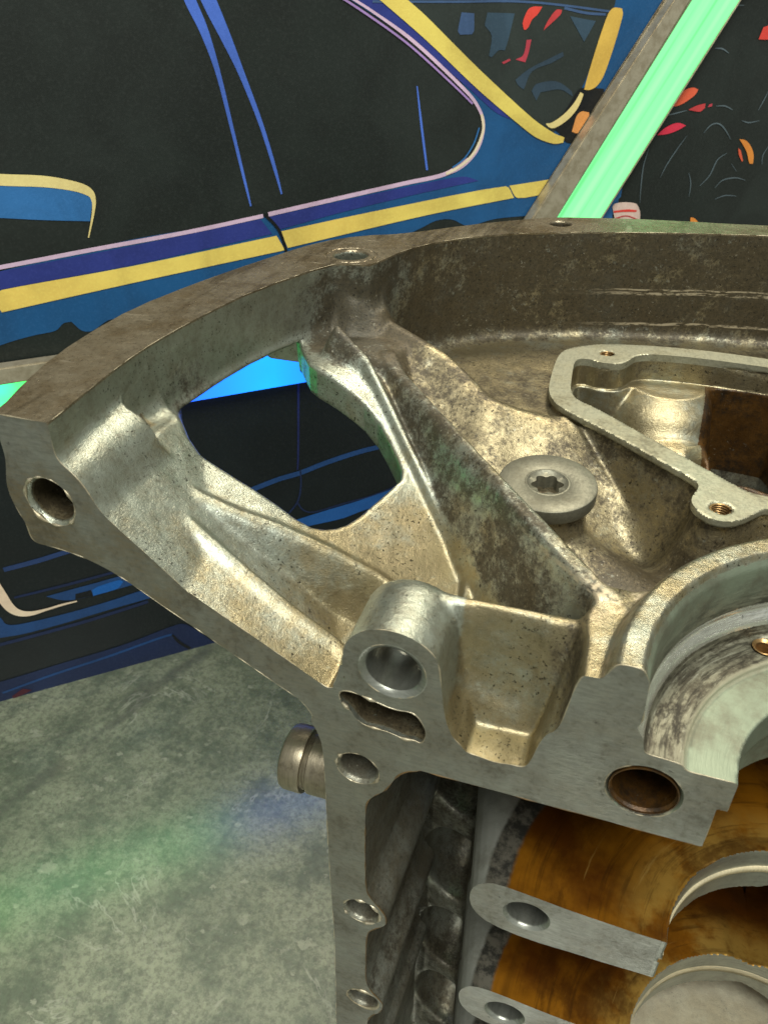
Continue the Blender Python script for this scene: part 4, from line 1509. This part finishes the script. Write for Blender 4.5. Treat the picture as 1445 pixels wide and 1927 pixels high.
art.n = 0
ART = [
 ('blue_bodywork','blue','P',1,0,[(28.5,223.9),(60.0,232.9),(75.6,235.6),(87.3,236.6),(91.9,239.9),(95.8,240.2),(99.9,234.8),(105.0,234.0),(113.9,238.5),(120.5,238.1),(174.6,242.4),(262.1,258.6),(291.9,267.5),(301.9,270.9),(312.2,270.6),(323.0,266.0),(340.7,268.3),(366.5,268.1),(405.0,267.8),(430.2,262.4),(429.5,283.0),(444.7,323.5),(466.4,386.3),(435.5,390.9),(226.4,389.2),(252.2,376.9),(292.3,355.3),(318.2,336.5),(329.9,320.5),(323.7,304.7),(309.2,294.7),(262.4,291.3),(199.0,281.7),(133.0,277.5),(69.3,269.0),(41.2,267.3)]),
 ('rear_window','glass','P',2,0,[(247.2,389.4),(260.4,376.9),(292.3,355.3),(324.5,337.5),(355.0,317.9),(375.2,312.8),(385.8,326.0),(392.6,339.0),(399.6,359.4),(405.5,374.1),(405.6,390.7)]),
 ('rear_pillar','black','P',3,0,[(371.0,316.9),(380.8,323.5),(388.1,333.9),(392.5,335.1),(406.2,334.1),(406.3,323.7),(398.2,306.4),(385.1,307.2),(378.8,312.6)]),
 ('belt_line','lilac','L',2,2.0,[(41.6,268.8),(69.7,270.8),(112.0,274.5),(159.6,278.3),(200.5,282.7)]),
 ('belt_line','lilac','L',2,2.2,[(203.4,283.2),(243.8,288.1),(281.4,292.6),(305.9,295.5),(320.5,302.2)]),
 ('navy_stripe','navy','P',2,0,[(40.8,266.1),(69.3,269.0),(132.4,274.5),(198.9,281.2),(204.6,273.1),(130.8,265.1),(67.0,260.3),(38.3,257.6)]),
 ('navy_stripe','navy','P',2,0,[(203.3,281.9),(243.7,286.5),(287.9,291.2),(317.7,293.5),(328.2,290.5),(288.0,286.2),(243.5,280.5),(208.3,274.9)]),
 ('yellow_stripe','yellow','P',3,0,[(68.0,260.2),(130.7,264.6),(206.9,272.0),(211.0,264.0),(129.1,256.1),(65.2,249.4),(64.4,252.8),(65.7,257.9)]),
 ('yellow_stripe','yellow','P',3,0,[(64.6,260.1),(38.2,257.1),(34.6,245.0),(61.6,248.6),(64.0,254.1)]),
 ('yellow_stripe','yellow','P',3,0,[(209.4,274.0),(262.3,279.4),(346.1,286.2),(352.6,279.3),(295.0,274.5),(212.6,265.0)]),
 ('yellow_stripe','yellow','P',3,0,[(348.6,286.3),(378.7,287.9),(401.2,289.3),(425.9,283.2),(428.7,279.3),(379.9,280.1),(355.2,279.0)]),
 ('door_gap','black','L',4,1.6,[(201.2,283.4),(205.9,278.4),(209.3,272.6),(212.0,261.1)]),
 ('mirror_blue','blue2','P',1,0,[(54.2,311.8),(79.5,308.8),(99.5,306.2),(113.1,303.5),(117.7,300.1),(117.4,296.5),(114.7,287.9),(93.4,290.4),(75.4,293.0),(49.7,296.4)]),
 ('mirror_rim','orange','T',2,0,[(54.5,312.9,5),(79.7,309.3,5),(97.4,307.3,5),(109.7,304.5,4.5),(116.3,301.6,4),(118.2,297.9,2.2),(116.9,291.7,1.2),(112.4,280.4,0.5)]),
 ('reflection_line','violetblue','T',1,0,[(172.5,384.9,5),(176.3,375.2,5),(180.4,365.0,4),(184.6,349.0,2.4),(188.4,326.3,1.8),(192.1,303.0,1.4),(194.5,288.0,0.8)]),
 ('reflection_line','violetblue','T',1,0,[(180.7,385.0,6.5),(184.7,375.1,6.5),(190.0,362.8,5),(196.0,347.6,3),(203.1,326.7,2.2),(208.3,306.9,1.8),(211.4,292.6,0.8)]),
 ('reflection_line','violetblue','T',1,0,[(288.0,339.5,0.7),(291.3,319.8,1.3),(295.2,298.4,1.2)]),
 ('window_line','lilac','L',2,1.7,[(241.7,383.2),(263.2,372.6),(286.3,358.9),(311.5,340.4),(323.5,329.9),(329.0,319.2),(326.2,307.3),(317.4,299.1),(305.9,295.2)]),
 ('window_line','violet','L',3,1.0,[(241.1,381.1),(260.4,371.1),(283.3,357.8),(308.4,339.8),(321.2,330.0)]),
 ('window_line','cream','L',3,1.6,[(327.2,324.6),(328.8,316.6),(324.3,306.1),(316.6,299.7),(306.8,295.7)]),
 ('window_line','blue2','L',4,0.9,[(326.1,318.1),(323.3,310.2),(317.8,302.9),(310.7,298.7)]),
 ('navy_pillar','navy','P',2,0,[(252.4,383.2),(268.8,375.8),(292.1,362.3),(317.7,343.9),(333.2,332.1),(346.0,321.1),(335.4,325.5),(318.1,337.7),(308.2,344.2),(286.2,360.1),(263.2,373.0),(246.9,381.1)]),
 ('yellow_pillar','yellow','P',4,0,[(247.2,389.4),(260.5,381.2),(292.2,360.0),(324.6,336.2),(355.2,316.0),(364.7,310.6),(376.0,307.1),(382.5,307.3),(382.8,310.1),(375.2,312.8),(359.8,321.2),(323.9,346.2),(291.9,370.2),(278.6,379.0),(263.3,389.5)]),
 ('yellow_pillar','yellow2','P',4,0,[(392.4,334.2),(393.3,339.7),(397.6,357.2),(401.7,370.2),(404.8,373.0),(410.4,372.7),(411.6,369.5),(408.5,354.3),(404.5,340.8),(400.7,335.7),(396.2,333.9)]),
 ('yellow_pillar','orange','T',4,0,[(369.3,317.8,0.4),(374.3,317.0,3.4),(382.2,320.8,4.2),(388.0,326.3,4),(391.2,332.5,2.6)]),
 ('orange_patch','orange2','P',4,0,[(389.4,320.8),(392.4,323.1),(397.8,322.4),(398.1,320.4),(394.9,314.0),(391.4,311.8),(387.5,312.9)]),
 ('blue_patch','slate','P',3,0,[(311.8,371.6),(319.1,371.1),(319.6,363.8),(318.5,362.0),(311.6,361.9),(310.3,363.7)]),
 ('blue_patch','slate2','P',3,0,[(326.8,371.4),(343.0,370.9),(340.4,359.5),(338.8,354.4),(335.0,354.5),(331.0,351.4),(329.3,352.1),(330.2,360.9),(325.6,365.9)]),
 ('blue_patch','slate2','P',3,0,[(377.3,369.4),(394.4,367.0),(388.4,357.4)]),
 ('blue_patch','slate3','P',3,0,[(346.7,340.5),(355.0,345.6),(375.4,353.0),(376.2,351.0),(368.9,347.9),(356.9,344.2),(352.6,335.6),(348.8,337.8)]),
 ('blue_patch','slate3','P',3,0,[(357.6,334.8),(360.4,338.1),(373.0,339.0),(383.9,333.8),(385.3,331.0),(376.3,334.8),(363.6,333.9),(361.4,329.8)]),
 ('red_mark','red','P',3,0,[(349.3,363.7),(348.3,366.9),(350.8,372.4),(354.1,373.8),(359.4,373.7),(357.1,370.5),(353.9,368.1),(352.2,365.0),(350.6,363.5)]),
 ('red_mark','red2','P',3,0,[(361.5,363.1),(363.6,367.3),(368.1,372.2),(371.8,372.3),(371.4,370.4),(366.3,366.4)]),
 ('red_mark','red3','P',3,0,[(345.7,350.1),(349.9,351.6),(351.2,354.8),(351.6,359.0),(354.6,359.1),(353.6,353.5),(352.0,348.6)]),
 ('red_mark','red3','P',3,0,[(337.4,349.0),(342.2,350.6),(342.8,349.7),(338.6,348.1)]),
 ('roof_line','slate','L',3,1.0,[(263.2,376.3),(309.4,376.1),(340.2,376.2),(366.2,374.8),(404.3,371.2)]),
 ('roof_line','slate','L',3,1.2,[(373.1,373.1),(387.0,370.8),(400.3,370.0)]),
 ('blue_fender','blue2','P',1,0,[(427.0,282.0),(430.4,279.1),(430.7,273.5),(426.5,270.1),(425.2,267.1),(427.1,260.0),(411.8,261.4),(415.0,265.0)]),
 ('yellow_patch','yellow2','P',2,0,[(427.2,282.0),(429.1,284.4),(430.7,279.9),(427.4,279.7)]),
 ('pink_lamp','pink','P',3,0,[(425.2,267.9),(426.6,269.7),(433.3,270.1),(442.5,268.7),(445.4,266.5),(448.0,262.0),(448.9,255.7),(431.1,257.3),(427.6,262.3)]),
 ('lamp_stripe','red','P',4,0,[(426.3,265.5),(437.2,265.5),(445.0,264.3),(444.2,263.3),(435.6,264.1),(426.9,264.3)]),
 ('lamp_stripe','red2','T',4,0,[(428.4,260.5,1),(437.1,261.5,0.7),(446.3,258.4,0.8)]),
 ('petal','orangered','P',2,0,[(456.6,323.1),(458.5,327.1),(465.9,331.6),(471.4,332.4),(475.5,331.2),(473.6,328.2),(466.0,324.1),(460.6,322.8)]),
 ('petal','red2','P',2,0,[(470.9,320.5),(477.1,322.6),(483.3,323.4),(483.6,320.9),(480.2,319.0)]),
 ('petal','red3','P',2,0,[(485.7,321.2),(486.5,322.8),(488.9,323.2),(488.9,321.6)]),
 ('petal','red4','P',2,0,[(450.5,307.5),(454.1,310.5),(460.2,313.0),(465.9,313.5),(471.5,311.8),(466.9,309.8),(458.7,307.8)]),
 ('petal','orange3','P',2,0,[(517.5,301.6),(523.0,300.6),(528.6,296.9),(533.2,291.2),(534.4,285.8),(531.1,286.4),(526.6,293.2),(521.7,298.0)]),
 ('petal','orangered','P',2,0,[(518.3,296.3),(520.9,294.7),(525.0,288.3),(524.4,287.6),(520.3,292.1)]),
 ('petal','red','P',2,0,[(514.2,356.5),(515.8,362.6),(519.9,363.5),(523.5,363.5),(525.9,356.9),(521.1,356.2)]),
 ('petal','red2','P',2,0,[(519.0,364.8),(518.7,367.4),(520.5,368.6),(522.7,364.1)]),
 ('petal','orange3','P',2,0,[(491.6,251.7),(490.8,255.7),(494.5,254.7),(498.7,251.4),(500.6,248.4),(492.8,249.1)]),
 ('chalk_line','chalk','T',1,0,[(486.8,306.6,0.3),(491.5,311.0,0.8),(497.5,311.5,0.8),(503.8,307.9,0.8),(510.5,301.7,0.3)]),
 ('chalk_line','chalk','T',1,0,[(473.9,305.9,0.3),(468.0,298.3,0.8),(462.3,289.8,0.8),(459.1,282.6,0.3)]),
 ('chalk_line','chalk','T',1,0,[(509.8,293.8,0.3),(503.1,290.1,0.8),(499.5,281.2,0.8),(492.9,275.1,0.3)]),
 ('chalk_line','chalk','T',1,0,[(506.3,272.9,0.3),(511.4,277.2,0.8),(521.9,278.0,0.8),(531.4,275.8,0.3)]),
 ('chalk_line','chalk','T',1,0,[(481.5,284.0,0.3),(485.1,276.9,0.8),(485.7,269.0,0.3)]),
 ('chalk_line','chalk','T',1,0,[(446.0,300.3,0.3),(444.3,291.0,0.8),(444.9,279.9,0.8),(446.5,268.4,0.3)]),
 ('chalk_line','chalk','T',1,0,[(508.5,265.6,0.3),(516.7,267.3,0.8),(526.9,266.1,0.3)]),
 ('chalk_line','chalk','T',1,0,[(515.9,312.4,0.3),(522.6,310.9,0.8),(530.9,311.6,0.3)]),
 ('chalk_line','chalk','T',1,0,[(532.7,328.8,0.3),(530.2,322.5,0.8),(527.7,317.6,0.3)]),
 ('chalk_line','chalk','T',1,0,[(488.7,373.2,0.3),(492.4,373.7,0.8),(497.2,373.7,0.3)]),
 ('chalk_line','chalk','T',1,0,[(481.9,352.5,0.3),(487.8,352.1,0.8),(493.5,349.7,0.3)]),
 ('chalk_line','chalk','T',1,0,[(544.7,295.9,0.3),(541.6,290.7,0.8),(542.8,284.4,0.3)]),
 ('chalk_line','chalk','T',1,0,[(452.3,317.9,0.3),(460.6,318.8,0.8),(470.0,320.2,0.3)]),
 ('chalk_line','chalk','T',1,0,[(515.8,287.0,0.3),(521.7,282.0,0.3)]),
 ('chalk_line','chalk','T',1,0,[(492.4,321.6,0.3),(499.5,321.3,0.8),(506.4,318.9,0.3)]),
 ('lower_line','deepblue','T',1,0,[(27.8,99.7,3.2),(47.1,100.7,3.4),(69.4,102.8,3.2),(105.7,102.9,3.2)]),
 ('lower_line','deepblue3','T',1,0,[(28.3,78.3,1.5),(55.2,78.6,2),(84.7,79.7,2),(111.4,80.8,2)]),
 ('lower_window','deepblue2','P',1,0,[(45.2,73.7),(58.8,74.4),(72.6,74.9),(87.7,75.7),(100.9,75.3),(99.4,67.0),(85.9,66.3),(70.8,65.9),(59.8,66.2),(52.9,68.3)]),
 ('lower_window','black','P',2,0,[(61.6,70.4),(70.8,70.7),(71.3,66.0),(60.7,66.3)]),
 ('lower_window','brightblue','P',2,0,[(71.5,70.3),(75.7,72.0),(88.1,73.1),(90.6,71.1),(86.0,66.8),(71.2,65.7)]),
 ('lower_trim','cream','T',3,0,[(18.5,100.8,6),(20.4,92.2,6),(21.9,83.4,6),(24.0,73.0,5.5),(27.7,66.8,4.6),(34.0,64.0,3.4),(43.0,64.1,1.8),(52.2,64.8,1.6),(61.3,64.8,1)]),
 ('lower_band','deepblue2','P',1,0,[(3.1,77.7),(17.2,66.7),(19.1,60.4),(25.4,57.8),(50.5,57.1),(78.7,58.4),(96.3,60.3),(108.0,60.4),(106.8,53.0),(77.4,51.7),(48.9,49.9),(26.1,49.6),(13.2,51.1),(-3.7,52.9)]),
 ('lower_line','deepblue3','T',1,0,[(-1.2,46.1,2.5),(11.8,45.8,2.5),(38.9,46.3,2.5),(67.0,47.4,2.5),(102.5,50.5,2.5)]),
 ('lower_sill','deepblue3','P',1,0,[(-13.3,18.1),(4.2,16.4),(41.8,18.1),(81.2,19.9),(118.8,25.1),(127.3,18.6),(139.0,1.3),(174.6,-1.3),(173.4,-14.5),(137.0,-14.5),(85.6,-12.4),(35.7,-9.6),(-2.1,-8.1),(-19.9,-6.0)]),
 ('lower_line','deepblue2','T',2,0,[(3.6,6.8,1.5),(35.4,10.8,1.8),(70.0,13.5,1.8),(109.4,17.9,1.8),(113.5,14.3,1)]),
 ('door_gap','black','T',3,0,[(113.0,18.0,1.5),(116.5,9.6,2.2),(122.7,1.4,2)]),
 ('sill_mark','darkred','P',3,0,[(8.0,2.1),(15.5,6.1),(20.3,2.7),(14.2,0.9),(8.3,-0.2)]),
 ('lower_line','deepblue2','T',1,0,[(174.0,117.1,3.6),(195.7,121.5,3.6),(210.4,122.9,3.6),(228.8,126.5,3.6),(251.4,129.4,3.6),(272.3,130.3,3.4),(292.4,131.6,3.4)]),
 ('lower_line','navy2','T',1,0,[(213.8,189.3,1.4),(211.9,159.9,1.4),(210.1,135.0,1.2),(209.1,125.6,1.0)]),
 ('lower_line','deepblue3','T',2,0,[(210.9,125.2,1.0),(210.5,113.0,1),(207.3,101.2,1.3),(199.5,92.9,1.3)]),
 ('lower_line','deepblue3','T',1,0,[(207.5,100.5,1.0),(211.3,93.7,1),(219.1,90.4,1.1),(238.9,91.8,1.1),(260.3,93.0,1.1),(278.5,96.4,1.1)]),
 ('lower_band','brightblue2','P',1,0,[(201.9,87.1),(227.1,89.6),(250.7,91.4),(278.5,95.1),(293.3,96.8),(293.6,84.6),(254.1,82.5),(238.5,79.9),(212.8,80.1),(203.6,78.7)]),
]
for a_ in ART:
    hmax = max(p[1] for p in a_[5])
    art(*a_, upper if hmax > 215 else lower)


# light strips: a bronze channel with a glowing diffuser
def strip(poly_frame, poly_lens, mat_lens, label, edge=None):
    root = empty('light_strip', W(*poly_lens[0], 0))
    tag(root, label, 'light strip', 'glowing light strips on the wall')
    inv = Matrix.Translation(-root.location)
    fr = slab('channel', poly_frame, 0.9, 9.0, M['bronze'], root, 0.8)
    ln = slab('diffuser', poly_lens, 0.9, 6.5, mat_lens, root)
    for o in (fr, ln):
        o.data.transform(inv)
    if edge:
        e = slab('edge_trim', edge, 0.9, 7.0, M['bronze'], root, 0.2)
        e.data.transform(inv)


def LSL(k, h):      # the slanting strip's long edges
    s0, h0, s1, h1 = ((361, 268, 438.5, 376), (378.5, 267, 448.5, 376), (411.5, 262, 486.5, 376))[k]
    return (s0 + (s1 - s0) * (h - h0) / (h1 - h0), h)


strip(rect(-420, 330, 215.5, 224.5), rect(-420, 330, 188, 214.9), M['led_low'], 'long horizontal light strip glowing green to cyan under the big painted panel')
strip([LSL(0, 225.5), LSL(1, 225.5), LSL(1, 600), LSL(0, 600)], [LSL(1, 225.5), LSL(2, 225.5), LSL(2, 600), LSL(1, 600)], M['led_up'],
      'slanting light strip glowing pale green across the painted panel',
      [(LSL(2, 225.5)[0] + 0.3, 225.5), (LSL(2, 225.5)[0] + 1.3, 225.5), (LSL(2, 600)[0] + 1.3, 600), (LSL(2, 600)[0] + 0.3, 600)])

# ------------------------------------------------------------------ the stone slab
bm = bmesh.new()
n = 40
for x, y in ((-2.2, -1.6), (2.2, -1.6), (2.2, 2.4), (-2.2, 2.4)):
    bm.verts.new((x, y, 0))
bm.faces.new(bm.verts)
floor = bm_obj('stone_floor', bm, M['stone'])
tag(floor, kind='structure')
